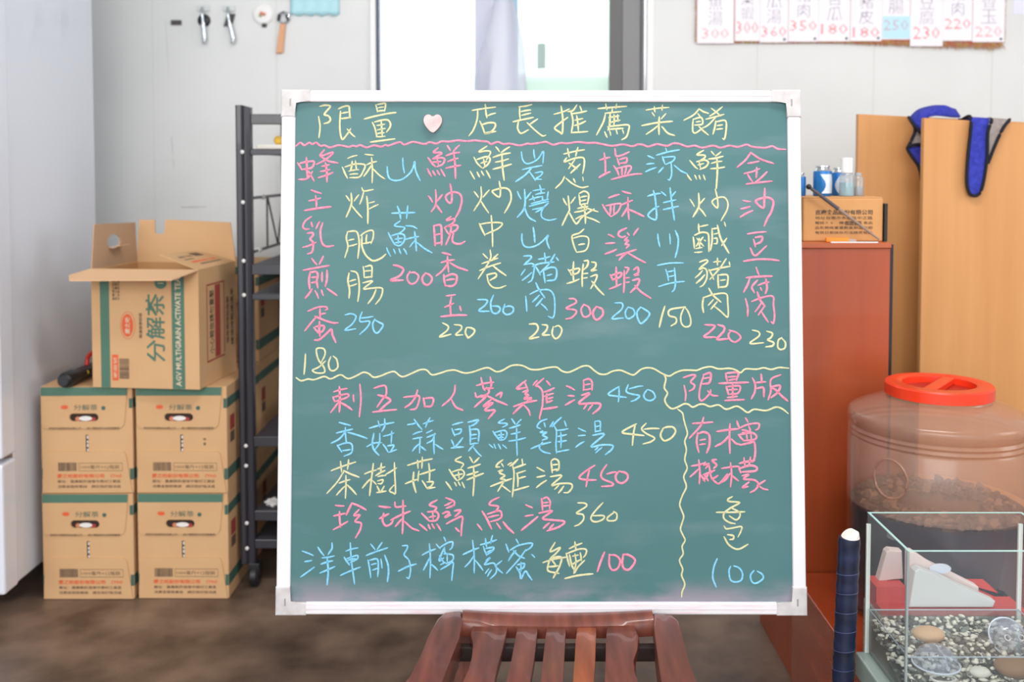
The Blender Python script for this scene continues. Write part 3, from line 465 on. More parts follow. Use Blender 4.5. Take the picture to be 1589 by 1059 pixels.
N p c 湯 : 545 85 605 110 / 540 190 610 178 / 655 195 590 250 505 320 / 690 30 700 130 / 700 30 740 15 770 55 765 120 / 710 65 750 60 / 705 95 755 90 / 670 160 790 140 700 210 790 225 905 240 850 290 745 325 / 760 255 710 300 / 800 265 760 315
N y n 360 : 1030 65 1095 70 1105 100 1015 160 1075 175 1080 220 1040 265 1000 280 / 1260 65 1190 140 1150 200 1165 235 1210 240 1265 215 1265 185 1170 185 / 1370 150 1305 200 1310 230 1380 225 1390 170 1360 145
M b c 洋 : 55 515 155 555 / 80 612 140 603 / 40 755 110 705 165 665 / 200 480 255 555 / 330 440 330 490 295 545 / 240 578 350 560 / 230 635 335 605 / 220 718 355 660 / 285 580 295 700 285 825
M b c 車 : 460 515 570 485 / 500 440 510 600 540 820 / 445 575 490 640 / 470 585 560 555 570 580 545 600 500 620 / 480 600 545 585 / 410 740 500 700 590 665
M b c 前 : 690 450 730 500 / 795 435 750 500 / 650 555 740 520 845 485 / 665 600 680 680 690 760 / 680 600 750 590 760 670 755 750 / 700 640 740 630 / 710 690 750 675 / 785 590 795 670 / 820 555 850 640 855 720 845 795
M b c 子 : 985 465 1030 465 1025 500 1000 550 1045 600 1060 690 1045 765 1025 760 / 950 700 1030 660 1110 635
M b c 檸 : 1170 550 1290 495 / 1235 445 1245 600 1240 760 / 1235 580 1180 690 / 1255 640 1310 690 / 1370 385 1385 420 / 1300 450 1335 490 / 1335 480 1400 440 1450 430 1445 480 1425 500 / 1370 490 1325 600 1365 580 / 1375 480 1380 530 1410 540 / 1330 560 1370 620 / 1370 540 1450 550 1450 600 1390 630 / 1400 555 1400 610 / 1340 640 1380 620 / 1340 685 1400 650 1455 620 1450 700 1442 785
N b c 檬 : -36 545 40 510 105 485 / 50 415 65 560 65 715 / 60 560 20 620 -20 660 / 75 600 145 690 / 125 455 270 410 / 170 400 180 470 / 235 370 220 440 / 150 470 180 550 / 175 490 245 480 230 515 180 550 / 185 525 235 505 / 175 600 215 575 160 640 240 625 270 665 265 720 215 770 / 200 680 170 720 / 225 690 190 745 / 320 605 260 650 / 265 660 325 715
N b c 蜜 : 455 405 475 440 / 360 450 385 520 / 400 505 480 460 600 440 590 480 545 510 / 450 510 385 600 / 430 510 480 560 530 580 / 545 500 480 590 365 720 / 600 545 625 570 / 470 640 530 630 520 670 470 690 / 455 660 490 720 500 770 540 700 570 740 600 780 / 500 620 500 700
N y c 每 : 815 435 770 520 865 480 820 540 780 570 / 705 620 800 590 920 570 / 770 585 750 650 755 700 850 720 / 775 580 870 570 860 650 800 760 / 790 600 820 640 / 760 660 840 650
N y c 壺 : 950 490 1065 440 / 1000 430 1010 500 / 920 535 935 600 950 650 / 930 535 1040 495 1105 500 1100 545 1080 570 / 1000 540 1010 620 990 720 / 950 550 970 640 1000 700 / 980 560 1030 550 / 970 640 1060 590 / 1090 600 1030 660 1000 715 / 1050 530 1060 600 / 910 768 1030 740 1165 725
N p n 100 : 1275 525 1240 610 1210 700 / 1320 545 1320 640 1350 690 1400 670 1420 600 1380 555 1325 548 / 1450 545 1440 630 1460 680 1510 680 1560 600 1500 550 1450 545
I p c 限 : 455 695 530 672 565 680 520 735 555 765 545 800 510 820 / 460 770 475 850 470 910 / 640 670 705 655 695 740 635 755 / 640 705 695 695 / 640 680 610 780 600 880 630 910 700 840 705 810 / 680 820 720 860 770 865
I p c 量 : 845 660 860 730 / 855 655 960 650 945 720 / 875 690 940 685 / 880 720 940 710 / 785 750 920 745 1055 740 / 850 780 870 850 / 860 780 975 775 960 840 880 850 / 880 810 950 805 / 910 760 910 880 / 865 880 950 870 / 840 908 1015 900
I p c 版 : 1095 700 1120 760 1115 830 1085 890 / 1175 665 1180 740 / 1115 745 1215 735 / 1140 795 1195 790 1200 870 / 1355 670 1280 700 1260 740 1265 820 1240 900 / 1270 780 1350 770 1330 830 1270 880 / 1270 790 1310 810 1370 870 1420 910
L p c 有 : 540 105 640 100 725 92 / 640 50 610 130 510 240 / 585 195 575 280 595 370 / 590 200 640 185 690 210 695 300 670 375 / 610 260 655 252 / 605 302 655 295
L p c 檸 : 765 180 860 165 960 155 / 885 110 885 380 / 880 215 820 280 750 318 / 900 250 940 290 980 300 / 1030 55 1050 90 / 950 85 970 140 / 970 150 1050 115 1150 105 1150 150 1125 165 / 1060 130 1070 180 1000 190 / 1000 165 1060 180 / 965 210 1010 260 / 970 210 1080 190 1130 220 1110 255 1010 265 / 1040 210 1045 250 / 1080 205 1085 250 / 980 305 1070 285 1110 280 1120 370 1105 450 1080 460
L p c 機 : 530 500 640 475 / 595 445 605 560 600 665 / 590 530 515 600 / 610 580 650 640 / 655 465 640 490 690 480 660 520 / 755 440 720 450 760 490 735 520 / 640 580 740 540 / 690 480 710 600 765 660 800 650 860 575 / 680 585 640 630 / 650 590 680 635 / 770 590 720 620
L p c 檬 : 810 522 930 505 970 505 / 890 470 900 580 890 690 / 885 570 840 630 790 655 / 905 590 960 635 / 975 475 1110 450 / 1015 425 1025 500 / 1075 420 1060 500 / 965 510 985 560 / 980 520 1070 495 1130 510 1120 545 1000 555 / 1000 590 1060 580 1010 620 1110 630 1150 670 1120 720 1075 745 / 1060 650 1000 700 1050 690 / 1210 635 1140 680 / 1150 680 1190 710 1235 720
L y c 每 : 905 785 865 810 880 830 975 840 890 890 830 940 830 990 880 1025 930 1035 / 760 930 890 930 1020 925 / 900 890 970 930 975 970 940 1000 880 965
O y c 包 : 830 280 850 305 900 300 990 285 985 330 960 380 / 865 360 915 370 915 400 885 405 / 830 380 870 450 930 490 980 490 1050 450
O b n 100 : 765 585 735 660 725 760 755 845 / 890 655 875 700 890 780 940 800 990 780 1000 720 970 670 920 650 / 1105 695 1075 740 1090 800 1130 810 1190 770 1185 730 1140 700'''
CN = {'y': 'pale yellow', 'p': 'pink', 'b': 'light blue'}
rnd = random.Random(3)
def chalk_part(line):
    head, body = line.split(' : '); blk, col, kind, nm = head.split()
    ox, oy = BL[blk]; bm = bmesh.new()
    wpx = {'p': 3.7, 'y': 3.3, 'b': 3.2}[col]
    if kind == 'l': wpx = 3.4
    if kind == 'l' and blk == 'L': wpx = 2.6
    for st in body.split(' / '):
        v = [float(q) for q in st.split()]
        P = [onboard(ox+v[i]/5.985, oy+v[i+1]/5.983) for i in range(0, len(v), 2)]
        ln = sum((b-a).length for a, b in zip(P, P[1:]))
        if len(P) == 2:
            d = (P[1]-P[0]); n_ = Vector((-d.y, d.x))*rnd.uniform(-.04, .04)
            P = [P[0], (P[0]+P[1])/2+n_, P[1]]
        P = spline(P, 5 if kind != 'l' else 4)
        w = wpx*0.5*1.74/F*rnd.uniform(.88, 1.1)
        # ribbon with rounded ends, slightly uneven width, 0.5 mm proud of the board
        rows = []; n = len(P)
        acc = 0.0
        for i, p in enumerate(P):
            t = (P[min(i+1, n-1)]-P[max(i-1, 0)])
            if t.length < 1e-7: t = Vector((1, 0))
            t.normalize(); nn = Vector((-t.y, t.x))
            if i: acc += (P[i]-P[i-1]).length
            e = min(acc, ln-acc)
            k = 0.72+0.28*min(1, max(0, e)/0.006)
            ww = w*k*rnd.uniform(.93, 1.07)
            rows.append((p, nn, ww, t))
        def ring(p, nn, ww, h=0.0006):
            q = [(p-nn*ww, .0062), (p-nn*ww*.6, .006-h), (p+nn*ww*.6, .006-h), (p+nn*ww, .0062)]
            return [bm.verts.new((a.x, y, a.y)) for a, y in q]
        p, nn, ww, t = rows[0]
        rings = [ring(p-t*w*.85, nn, ww*.35, .0003)] + [ring(*r[:3]) for r in rows]
        p, nn, ww, t = rows[-1]; rings.append(ring(p+t*w*.85, nn, ww*.35, .0003))
        for a, b in zip(rings, rings[1:]):
            for k in range(3): bm.faces.new((a[k], a[k+1], b[k+1], b[k]))
    name = {'c': 'chalk_character', 'n': 'chalk_price', 'l': 'chalk_line'}[kind]
    lab = {'c': '%s chalk character %s' % (CN[col], nm), 'n': '%s chalk price %s' % (CN[col], nm), 'l': '%s wavy chalk dividing line' % CN[col]}[kind]
    me = bpy.data.meshes.new(name); bm.to_mesh(me); bm.free()
    o = link(name, me, M_ch[col], board); o['label'] = lab
for ln_ in STROKES.strip().splitlines():
    if ' : ' in ln_: chalk_part(ln_)
# a stray chalk dot and faint scuffs
# heart magnet
hc = onboard(672, 192); bm = bmesh.new()
hp = [(0, .62), (.28, .86), (.62, .92), (.90, .68), (1.0, .28), (.88, -.12), (.60, -.52), (.28, -.84), (0, -1.02)]
hp = spline(hp, 4); pts = [(p.x*.0162, 0, p.y*.0168) for p in hp] + [(-p.x*.0162, 0, p.y*.0168) for p in reversed(hp[1:-1])]
prism(bm, pts, (0, -.007, 0), bev=.0022, seg=3)
hm = obj('heart_magnet', bm, mat('pink_magnet_plastic', rgb(236, 190, 188), .45, noise=rgb(234, 164, 166), nscale=70), smooth=True)
Mh = Rm.copy(); Mh.translation = Rm @ Vector((hc.x, .006, hc.y)); hm.matrix_world = Mh
tag(hm, 'small pink heart magnet between the title characters on the green board', 'magnet')

# ---------------------------------------------------------------- wooden chair that carries the board
SZ = 0.372
chair = empty('wooden_chair', (0.06, 1.5, 0)); tag(chair, 'red brown lacquered wooden chair with slatted seat under the board', 'chair')
chair_in = chair.matrix_world.copy(); 
def cpart(name, bm, m=M_chair, smooth=True):
    bmesh.ops.translate(bm, verts=bm.verts, vec=(-0.06, -1.5, 0)); return obj(name, bm, m, chair, smooth=smooth)
def plan(px, z):
    return [atz(u, v, z) for u, v in px]
def q8(l): return [(400+x/1.7656, 900+y/1.7656) for x, y in l]
def extend(pts_l, pts_r, yfront, z):
    """outlines back->front on each side (pixel lists in the seat plane); continue both to yfront"""
    A = plan(pts_l, z); B = plan(pts_r, z)
    def ext(P):
        d = (P[-1]-P[-2]); 
        if d.y > -1e-4: d.y = -1e-4
        s = max(-.6, min(.6, d.x/d.y)); return P + [Vector((P[-1].x + s*(yfront-P[-1].y)*.35, yfront, z))]
    A = ext(A); B = ext(B); return A + list(reversed(B))
YF = 1.30
ZS = SZ-.003
def slat(l, r, m):
    pts = extend(q8(l), q8(r), YF+.02, ZS)
    cpart('seat_slat', pr([p for p in pts], (0, 0, -.016), bev=.003), m)
slat([(588, 122), (581, 148), (590, 178), (592, 212), (578, 246), (558, 276)], [(686, 122), (680, 150), (668, 200), (656, 240), (648, 280)], M_chair)
slat([(712, 124), (706, 160), (695, 220), (682, 280)], [(768, 124), (764, 160), (757, 220), (746, 280)], M_chair)
slat([(792, 126), (787, 170), (781, 225), (776, 280)], [(845, 126), (842, 170), (839, 225), (836, 280)], M_chair)
slat([(875, 127), (871, 170), (868, 225), (864, 280)], [(928, 127), (926, 170), (924, 225), (921, 280)], M_chairo)
slat([(956, 128), (954, 170), (953, 225), (951, 280)], [(1034, 128), (1046, 158), (1040, 190), (1024, 222), (1026, 250), (1040, 278)], M_chair)
# side rails: thick shaped members, a little higher than the slats
ZR = SZ+.0105
def rail_s(l, r):
    pts = extend(q8(l), q8(r), YF, ZR)
    cpart('seat_rail', pr(pts, (0, 0, -.045), bev=.006, seg=3), M_chair)
rail_s([(540, 84), (510, 88), (492, 104), (468, 155), (442, 218), (426, 248), (402, 276)], [(560, 84), (560, 110), (552, 160), (530, 215), (505, 280)])
rail_s([(1083, 92), (1088, 150), (1097, 220), (1106, 280)], [(1110, 92), (1138, 96), (1155, 112), (1166, 165), (1180, 225), (1203, 282)])
# rear rail with its raised, slightly curved lip the board stands behind
bl = atz(718, 948, ZR); br = atz(1013, 953, ZR)
bm = bmesh.new(); N = 12; prof = [(0.0, ZR-.032), (0.0, ZR), (-.010, ZR+.001), (-.024, ZR-.003), (-.030, ZR-.011), (-.030, ZR-.032)]
rows = []
for i in range(N+1):
    t = i/N; x = bl.x+(br.x-bl.x)*t; sag = .008*(1-(2*t-1)**2)
    rows.append([bm.verts.new((x, 1.688+y*(1+.3*(1-(2*t-1)**2)), z-sag*(.6 if k in (1, 2, 3) else 0))) for k, (y, z) in enumerate(prof)])
for a, b in zip(rows, rows[1:]):
    for k in range(len(prof)):
        k2 = (k+1) % len(prof); bm.faces.new((a[k], a[k2], b[k2], b[k]))
bm.faces.new(rows[0]); bm.faces.new(rows[-1])
cpart('rear_rail', bm, M_chair)
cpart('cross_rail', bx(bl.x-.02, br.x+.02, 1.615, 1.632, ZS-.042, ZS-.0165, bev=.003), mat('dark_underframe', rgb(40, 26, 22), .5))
cpart('cross_rail', bx(bl.x-.03, br.x+.03, 1.345, 1.37, ZS-.060, ZS-.0165, bev=.003))
cpart('front_rail', bx(-.125, .225, YF-.012, YF+.018, ZR-.05, ZR, bev=.005))
# seat ledge behind the lip that actually carries the board
cpart('back_ledge', bx(bl.x-.03, br.x+.03, 1.689, 1.76, SZ-.030, SZ-.0030, bev=.002))
for x in (-.085, .20):
    for y0, y1 in ((1.31, 1.345), (1.70, 1.735)):
        cpart('leg', bx(x-.017, x+.017, y0, y1, 0, ZR-.046, bev=.004))
    # back posts behind the board, leaning away, the board's back rests on them
    y_at = lambda z: 1.693+.024+.0035+(z-SZ)*math.tan(math.radians(5.2))
    cpart('back_post', pr([(x-.016, 1.7365, SZ-.001), (x+.016, 1.7365, SZ-.001), (x+.016, y_at(.84)+.004, .84), (x-.016, y_at(.84)+.004, .84)], (0, .028, 0), bev=.003))
    cpart('side_stretcher', bx(x-.010, x+.010, 1.345, 1.70, .13, .155, bev=.003))
cpart('crest_rail', bx(-.10, .215, y_at(.84)+.006, y_at(.84)+.03, .80, .85, bev=.006))
for x in (-.04, .025, .09, .155):
    cpart('back_slat', pr([(x-.012, 1.742, SZ+.01), (x+.012, 1.742, SZ+.01), (x+.012, y_at(.80)+.010, .802), (x-.012, y_at(.80)+.010, .802)], (0, .012, 0)))

# ---------------------------------------------------------------- drink cartons
CW, CD, CHh = .2420, .33, .2864
YB = 2.604; KX = .001700
def flat(name, parent, m, pts, y=0.0, th=.0004, axis='y'):
    """thin print on a face: pts in (x, z) on the front, or (y, z) on the right side"""
    if axis == 'y': return obj(name, pr([(x, y, z) for x, z in pts], (0, -th, 0)), m, parent)
    return obj(name, pr([(y, a, z) for a, z in pts], (th, 0, 0)), m, parent)
def rect(x0, x1, z0, z1): return [(x0, z0), (x1, z0), (x1, z1), (x0, z1)]
def oval(cx, cz, rx, rz, n=20): return [(cx+rx*math.cos(2*PI*k/n), cz+rz*math.sin(2*PI*k/n)) for k in range(n)]
def stadium(cx, cz, hx, r, n=8):
    return [(cx+hx+r*math.sin(PI*k/n), cz+r*math.cos(PI*k/n)) for k in range(n+1)] + [(cx-hx-r*math.sin(PI*k/n), cz-r*math.cos(PI*k/n)) for k in range(n+1)]
def plate_with_hole(outer, hole, y0, y1):
    bm = bmesh.new()
    vo = [bm.verts.new((x, y0, z)) for x, z in outer]; vh = [bm.verts.new((x, y0, z)) for x, z in hole]
    es = [bm.edges.new((v[i], v[(i+1) % len(v)])) for v in (vo, vh) for i in range(len(v))]
    bmesh.ops.triangle_fill(bm, use_beauty=True, use_dissolve=False, edges=es)
    r = bmesh.ops.extrude_face_region(bm, geom=bm.faces[:])
    bmesh.ops.translate(bm, verts=[g for g in r['geom'] if isinstance(g, bmesh.types.BMVert)], vec=(0, y1-y0, 0)); return bm
def barcode(parent, x0, x1, z0, z1, y, m, rs=1, vert=False, axis='y'):
    rr = random.Random(rs); bm = bmesh.new(); a, b = (z0, z1) if vert else (x0, x1); p = a
    while p < b:
        w = rr.choice((.0009, .0016, .0024)); q = min(b, p+w)
        if vert: box(bm, x0, x1, y-.0004, y, p, q)
        else: box(bm, p, q, y-.0004, y, z0, z1)
        p = q + rr.choice((.0007, .0012))
    return obj('barcode', bm, m, parent)
def carton(label, loc, rotz=0, group='tea cartons stacked on the floor', caps=True, seed=0):
    rr = random.Random(seed)
    t = empty('drink_carton', loc, (0, 0, rotz)); tag(t, label, 'carton', group)
    w, d, h = CW/2, CD, CHh-.0008
    F0 = .0035
    obj('body', bx(-w, w, F0, d, 0, h, bev=.0022), M_card, t)
    PX = lambda px: (px-134)*KX*1.0
    PZ = lambda py: (770-py)*KX*1.0 - .006
    # two glued end flaps with slanted right edges, the upper one with the hand hole
    hole = stadium(PX(130.5), PZ(646.6), .028, .0105)
    up_ = [(-w+.002, h-.001), (w-.012, h-.001), (w-.014, h-.030), (w-.021, h-.098), (w-.026, h-.107), (w-.034, h-.111), (-w+.012, h-.111), (-w+.004, h-.100)]
    obj('flap', plate_with_hole(up_, hole, 0, F0), M_card, t)
    lo_ = [(-w+.002, .002), (w-.003, .002), (w-.018, .104), (w-.024, .112), (-w+.016, .112), (-w+.006, .104)]
    obj('flap', pr([(x, 0, z) for x, z in lo_], (0, F0, 0)), M_card, t)
    obj('hand_hole', pr([(x, F0, z) for x, z in stadium(PX(130.5), PZ(646.6), .0275, .0102)], (0, -.0004, 0)), M_hole, t)
    if caps:
        cx = PX(130.5)+rr.uniform(.0, .006); cz = PZ(648.5)
        obj('bottle_cap', pr([(x, .0029, z) for x, z in oval(cx, cz, .0175, .0062)], (0, -.0016, 0), bev=.0006), M_cap, t)
        obj('bottle_wrap', pr([(x, .0030, z) for x, z in oval(cx+.019, cz-.002, .008, .005)], (0, -.0014, 0)), M_redcap, t)
        obj('bottle_wrap', pr([(x, .0030, z) for x, z in oval(cx-.020, cz-.001, .007, .006)], (0, -.0014, 0)), mat('orange_wrap', rgb(206, 128, 96), .5), t)
    flat('printed_band', t, M_green, [(-w+.003, h-.0015), (w-.012, h-.0015), (w-.0135, h-.0235), (-w+.003, h-.0245)], 0)
    for za, zb in ((h-.058, h-.032), (.036, .066)):
        flat('printed_band', t, M_dkgreen, rect(w-.009, w-.0005, za, zb), F0)
        flat('printed_band', t, M_dkgreen, rect(.005, d-.004, za, zb), w, axis='x')
        flat('printed_band', t, M_dkgreen, rect(-w+.0005, -w+.0045, za, zb), F0)
    flat('printed_band', t, M_green, rect(-w+.02, w-.02, 0, .0), 0) if False else None
    # print on the upper flap
    flat('logo', t, M_orange, oval(PX(101), PZ(630.5), .0098, .0056), 0)
    lettering('分解茶', t, M_dkgreen, (PX(134), -.0003, PZ(631)), width=.062, height=.0155)
    flat('round_mark', t, M_dkgreen, oval(PX(161), PZ(632), .0056, .0056, 14), 0)
    lettering('有助於延緩飯後血糖上升', t, M_ink, (PX(101), -.0003, PZ(663.6)), width=.086, height=.0062)
    lettering('減少體脂肪形成調整體質', t, M_ink, (PX(160), -.0003, PZ(663.6)), width=.086, height=.0062)
    # slot with the bottle labels showing
    flat('slot', t, M_hole, rect(PX(132.2), PX(136.2), PZ(703), PZ(674.5)), F0)
    for k in range(4):
        z = PZ(700-6.5*k); flat('slot_glimpse', t, M_cap, rect(PX(134.0), PX(136.0), z, z+.006+.002*(k % 2)), F0-.0004)
    if seed % 3 == 1:
        flat('small_mark', t, M_ink, oval(PX(170), PZ(689), .0035, .0042, 10), F0); flat('small_mark', t, M_ink, rect(PX(168), PX(172), PZ(683), PZ(680)), F0)
    barcode(t, PX(89.5), PX(118), PZ(731), PZ(717.5), 0, M_dink, seed)
    for r_ in (rect(PX(121), PX(189), PZ(731), PZ(730.3)), rect(PX(121), PX(189), PZ(719), PZ(718.3)), rect(PX(121), PX(121.5), PZ(731), PZ(719)), rect(PX(188.5), PX(189), PZ(731), PZ(719))):
        flat('label_outline', t, M_ink, r_, 0)
    lettering('1000毫升×12瓶裝', t, M_ink, (PX(154), -.0003, PZ(724.6)), width=.104, height=.011)
    lettering('愛之味股份有限公司', t, M_orange, (PX(124), -.0003, PZ(738.7)), width=.124, height=.0112, bold=.02)
    lettering('（TN）', t, M_orange, (PX(179), -.0003, PZ(738.7)), width=.030, height=.010, bold=.02)
    lettering('廠址：嘉義縣民雄鄉中樂村工業區', t, M_dink, (PX(137), -.0003, PZ(747.2)), width=.166, height=.0082)
    lettering('消費者服務專線　請存放於陰涼處', t, M_dink, (PX(137), -.0003, PZ(755.4)), width=.166, height=.0078)
    # side print
    flat('side_label', t, M_redink, rect(.030, .072, h-.125, h-.085), w, axis='x')
    barcode(t, 0, 0, 0, 0, 0, M_dink) if False else None
    flat('side_label', t, M_dink, rect(.032, .070, h-.158, h-.130), w, axis='x')
    flat('top_mark', t, M_orange, rect(0, 0, 0, 0)) if False else None
    return t
def cx_at(u0, u1, v=850): return at((u0+u1)/2, v, YB).x
carton('tea carton on the floor, bottom of the left stack next to the fridge', (cx_at(65, 207), YB, 0), 0, seed=3)
carton('tea carton on the floor, bottom of the right stack beside the black rack', (cx_at(212.5, 353), YB+.004, 0), -.01, seed=2)
carton('upper tea carton of the left stack, with a black torch lying on top', (cx_at(62.5, 206, 685), YB, CHh), .012, seed=5)
carton('upper tea carton of the right stack, directly under the opened box', (cx_at(209.5, 352, 685), YB+.002, CHh), -.008, seed=4)
XR = at(402, 590, 2.94).x
for k in range(3):
    lab = ('lowest tea carton of the stack behind the black rack', 'middle tea carton of the stack behind the black rack', 'topmost tea carton of the stack behind the black rack')[k]
    carton(lab, (XR-CW/2, 2.94, CHh*k), 0, seed=7+k, group='tea cartons in the stack behind the rack', caps=False)

# opened carton on top
_pr = atz(310, 605, CHh*2)
OB = empty('open_carton', (_pr.x-.292*math.cos(math.radians(6)), _pr.y+.292*math.sin(math.radians(6)), CHh*2), (0, 0, math.radians(-6)))
tag(OB, 'opened empty tea carton with raised flaps on top of the stack', 'carton')
w, d, h, th = .292, .252, .3100, .0035
for a in ((0, w, 0, th, 0, h), (0, w, d-th, d, 0, h), (0, th, th, d-th, 0, h), (w-th, w, th, d-th, 0, h), (th, w-th, th, d-th, 0, th)):
    obj('box_wall', bx(*a), M_card, OB)
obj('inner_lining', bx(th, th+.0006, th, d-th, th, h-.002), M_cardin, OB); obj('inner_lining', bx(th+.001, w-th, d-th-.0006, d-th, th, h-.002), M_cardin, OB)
M_cardl = mat('cardboard_pale_inside', rgb(226, 184, 142), .85)
M_cardg = mat('cardboard_greyish', rgb(186, 152, 122), .85)
def flap3(pts, m, n=(0, 0, .003), name='flap'): return obj(name, pr([Vector(p) for p in pts], n), m, OB)
flap3([(-.002, 0, h), (w, 0, h), (w-.022, -.108, h-.014), (.0, -.104, h-.019), (-.032, -.050, h-.012)], M_cardl)
fl_ = flap3([(w, .002, h), (w, d-.002, h), (w-.108, d-.02, h+.030), (w-.118, .030, h+.036)], M_card)
# print on the folded right flap
def on_flap(s, tt):   # s across from hinge 0..1, tt along 0..1
    a = Vector((w, .002+(d-.004)*tt, h+.0032)); b = Vector((w-.118+.010*tt, .030+(d-.05)*tt, h+.0362+.003-.006*tt)); return a+(b-a)*s
for (s0, s1, t0, t1, m_) in ((.20, .26, .30, .85, M_ink), (.34, .42, .22, .85, M_orange), (.52, .57, .2, .62, M_ink), (.66, .86, .62, .86, M_dink), (.66, .74, .2, .55, M_ink)):
    obj('flap_print', pr([on_flap(s0, t0), on_flap(s1, t0), on_flap(s1, t1), on_flap(s0, t1)], (0, 0, .0005)), m_, fl_)
# left flap standing up with its hand hole; back flap standing with a notch
bm = plate_with_hole([(0, 0), (d-.002, 0), (d-.012, .112), (.018, .118)], oval(.118, .066, .036, .020, 16), 0, .0035)
bmesh.ops.transform(bm, matrix=Matrix(((0, 1, 0, -.001), (1, 0, 0, .001), (0, 0, 1, h), (0, 0, 0, 1))), verts=bm.verts)
o = obj('flap', bm, M_cardg, OB)
flap3([(0.004, .085, h+.050), (.004, .15, h+.050), (.035, .145, h+.056), (.035, .092, h+.056)], M_cardl, (0, 0, .002), 'hand_tab')
bp_ = [(0, 0), (w+.002, 0), (w-.018, .112), (.080, .119), (.079, .082), (.074, .078), (.056, .078), (.051, .082), (.049, .118), (.002, .118)]
obj('flap', pr([(x, d-.001+z*.12, h+z) for x, z in bp_], (0, .0035, 0)), M_card, OB)
lx = lambda c: (c-45)/580*w
lz = lambda c: (1018-c)*.000503
flat('printed_band', OB, M_green, rect(lx(92), lx(142), 0.0005, h-.001), 0)
flat('printed_band', OB, M_green, rect(lx(480), lx(548), 0.0005, h-.001), 0)
R90 = (PI/2, -PI/2, 0)
lettering('AGV MULTIGRAIN ACTIVATE TEA', OB, M_cream, (lx(514), -.0006, .150), width=.285, height=.0150, rot=R90, bold=.012)
lettering('分解茶', OB, M_green, (lx(392), -.0006, lz(700)), width=.178, height=.052, rot=R90, bold=.012)
flat('round_mark', OB, M_green, oval(lx(422), lz(468), .0165, .0150), 0)
lettering('1', OB, M_cream, (lx(422), -.0009, lz(468)), height=.016, rot=R90)
lettering('榮獲健康認證', OB, M_dink, (lx(311), -.0006, lz(690)), width=.066, height=.0085, rot=R90)
flat('logo', OB, M_orange, oval(lx(240), lz(690), .0155, .0300), 0)
bmr = plate_with_hole(oval(lx(242), lz(690), .0205, .0365, 28), oval(lx(242), lz(690), .0192, .0352, 28), 0, -.0004); obj('logo_ring', bmr, M_orange, OB)
lettering('愛之味', OB, M_cream, (lx(240), -.0009, lz(690)), width=.044, height=.013, rot=R90, bold=.02)
flat('orange_label', OB, M_orange, rect(lx(153), lx(186), lz(980), lz(845)), 0)
lettering('家庭號', OB, M_cream, (lx(170), -.0009, lz(912)), width=.055, height=.0095, rot=R90)
barcode(OB, lx(192), lx(245), lz(970), lz(865), 0, M_dink, 5, vert=True)
for k, cxx in enumerate((166, 180, 194)):
    lettering(('營養標示熱量', '每一份量毫升', '本包裝含份數')[k], OB, M_ink, (lx(cxx), -.0006, lz(505)), width=.055, height=.0058, rot=R90)
# right face: red framed label and dark vertical lettering
RS = lambda a, b, z0, z1, m_: flat('side_label', OB, m_, rect(a, b, z0, z1), w, axis='x')
for a, b, z0, z1 in ((.05, .054, .06, .262), (.165, .169, .068, .268), (.05, .169, .06, .064), (.05, .169, .264, .268)): RS(a, b, z0, z1, M_redink)
RS(.105, .140, .066, .262, M_redink)
RT = (PI/2, -PI/2, PI/2)
lettering('小心輕放請勿重壓', OB, M_dink, (w+.0006, .082, .165), width=.17, height=.028, rot=RT)
lettering('保存期限如包裝', OB, M_dink, (w+.0006, .190, .155), width=.13, height=.018, rot=RT)
lettering('請保持乾燥通風', OB, M_dink, (w+.0006, .222, .160), width=.16, height=.018, rot=RT)

# black torch with a red ring on the left stack
tz = CHh*2+.0205
tp = empty('handheld_torch', (0, 0, 0)); tag(tp, 'black handheld torch with red handle lying on the left carton stack', 'torch')
p0 = at(98, 593, 2.575); p0.z = tz; p1 = at(150, 570, 2.76); p1.z = tz
dv = (p1-p0).normalized()
obj('body', tb([p0, p0+dv*.004, p0+dv*.012, p0+dv*.05, p0+dv*.06, p1], [.010, .0175, .0205, .0205, .018, .018], 20), M_black, tp, smooth=True)
obj('end_cap', tb([p0-dv*.0015, p0+dv*.001], [.013, .014], 20), mat('rubber_grey', rgb(48, 50, 56), .7), tp)
mid = p0+dv*.13
hd = [mid+dv*s+Vector((0, 0, zz)) for s, zz in ((.0, .016), (.004, .034), (.022, .044), (.055, .044), (.072, .034), (.078, .016))]
obj('handle', tb(spline(hd, 4), .006, 10), mat('red_handle', rgb(196, 44, 34), .45), tp, smooth=True)
obj('power_button', tb([mid-dv*.02+Vector((.012, -.012, .003)), mid-dv*.02+Vector((.0145, -.0145, .004))], .006, 12), mat('yellow_button', rgb(222, 190, 60), .5), tp)

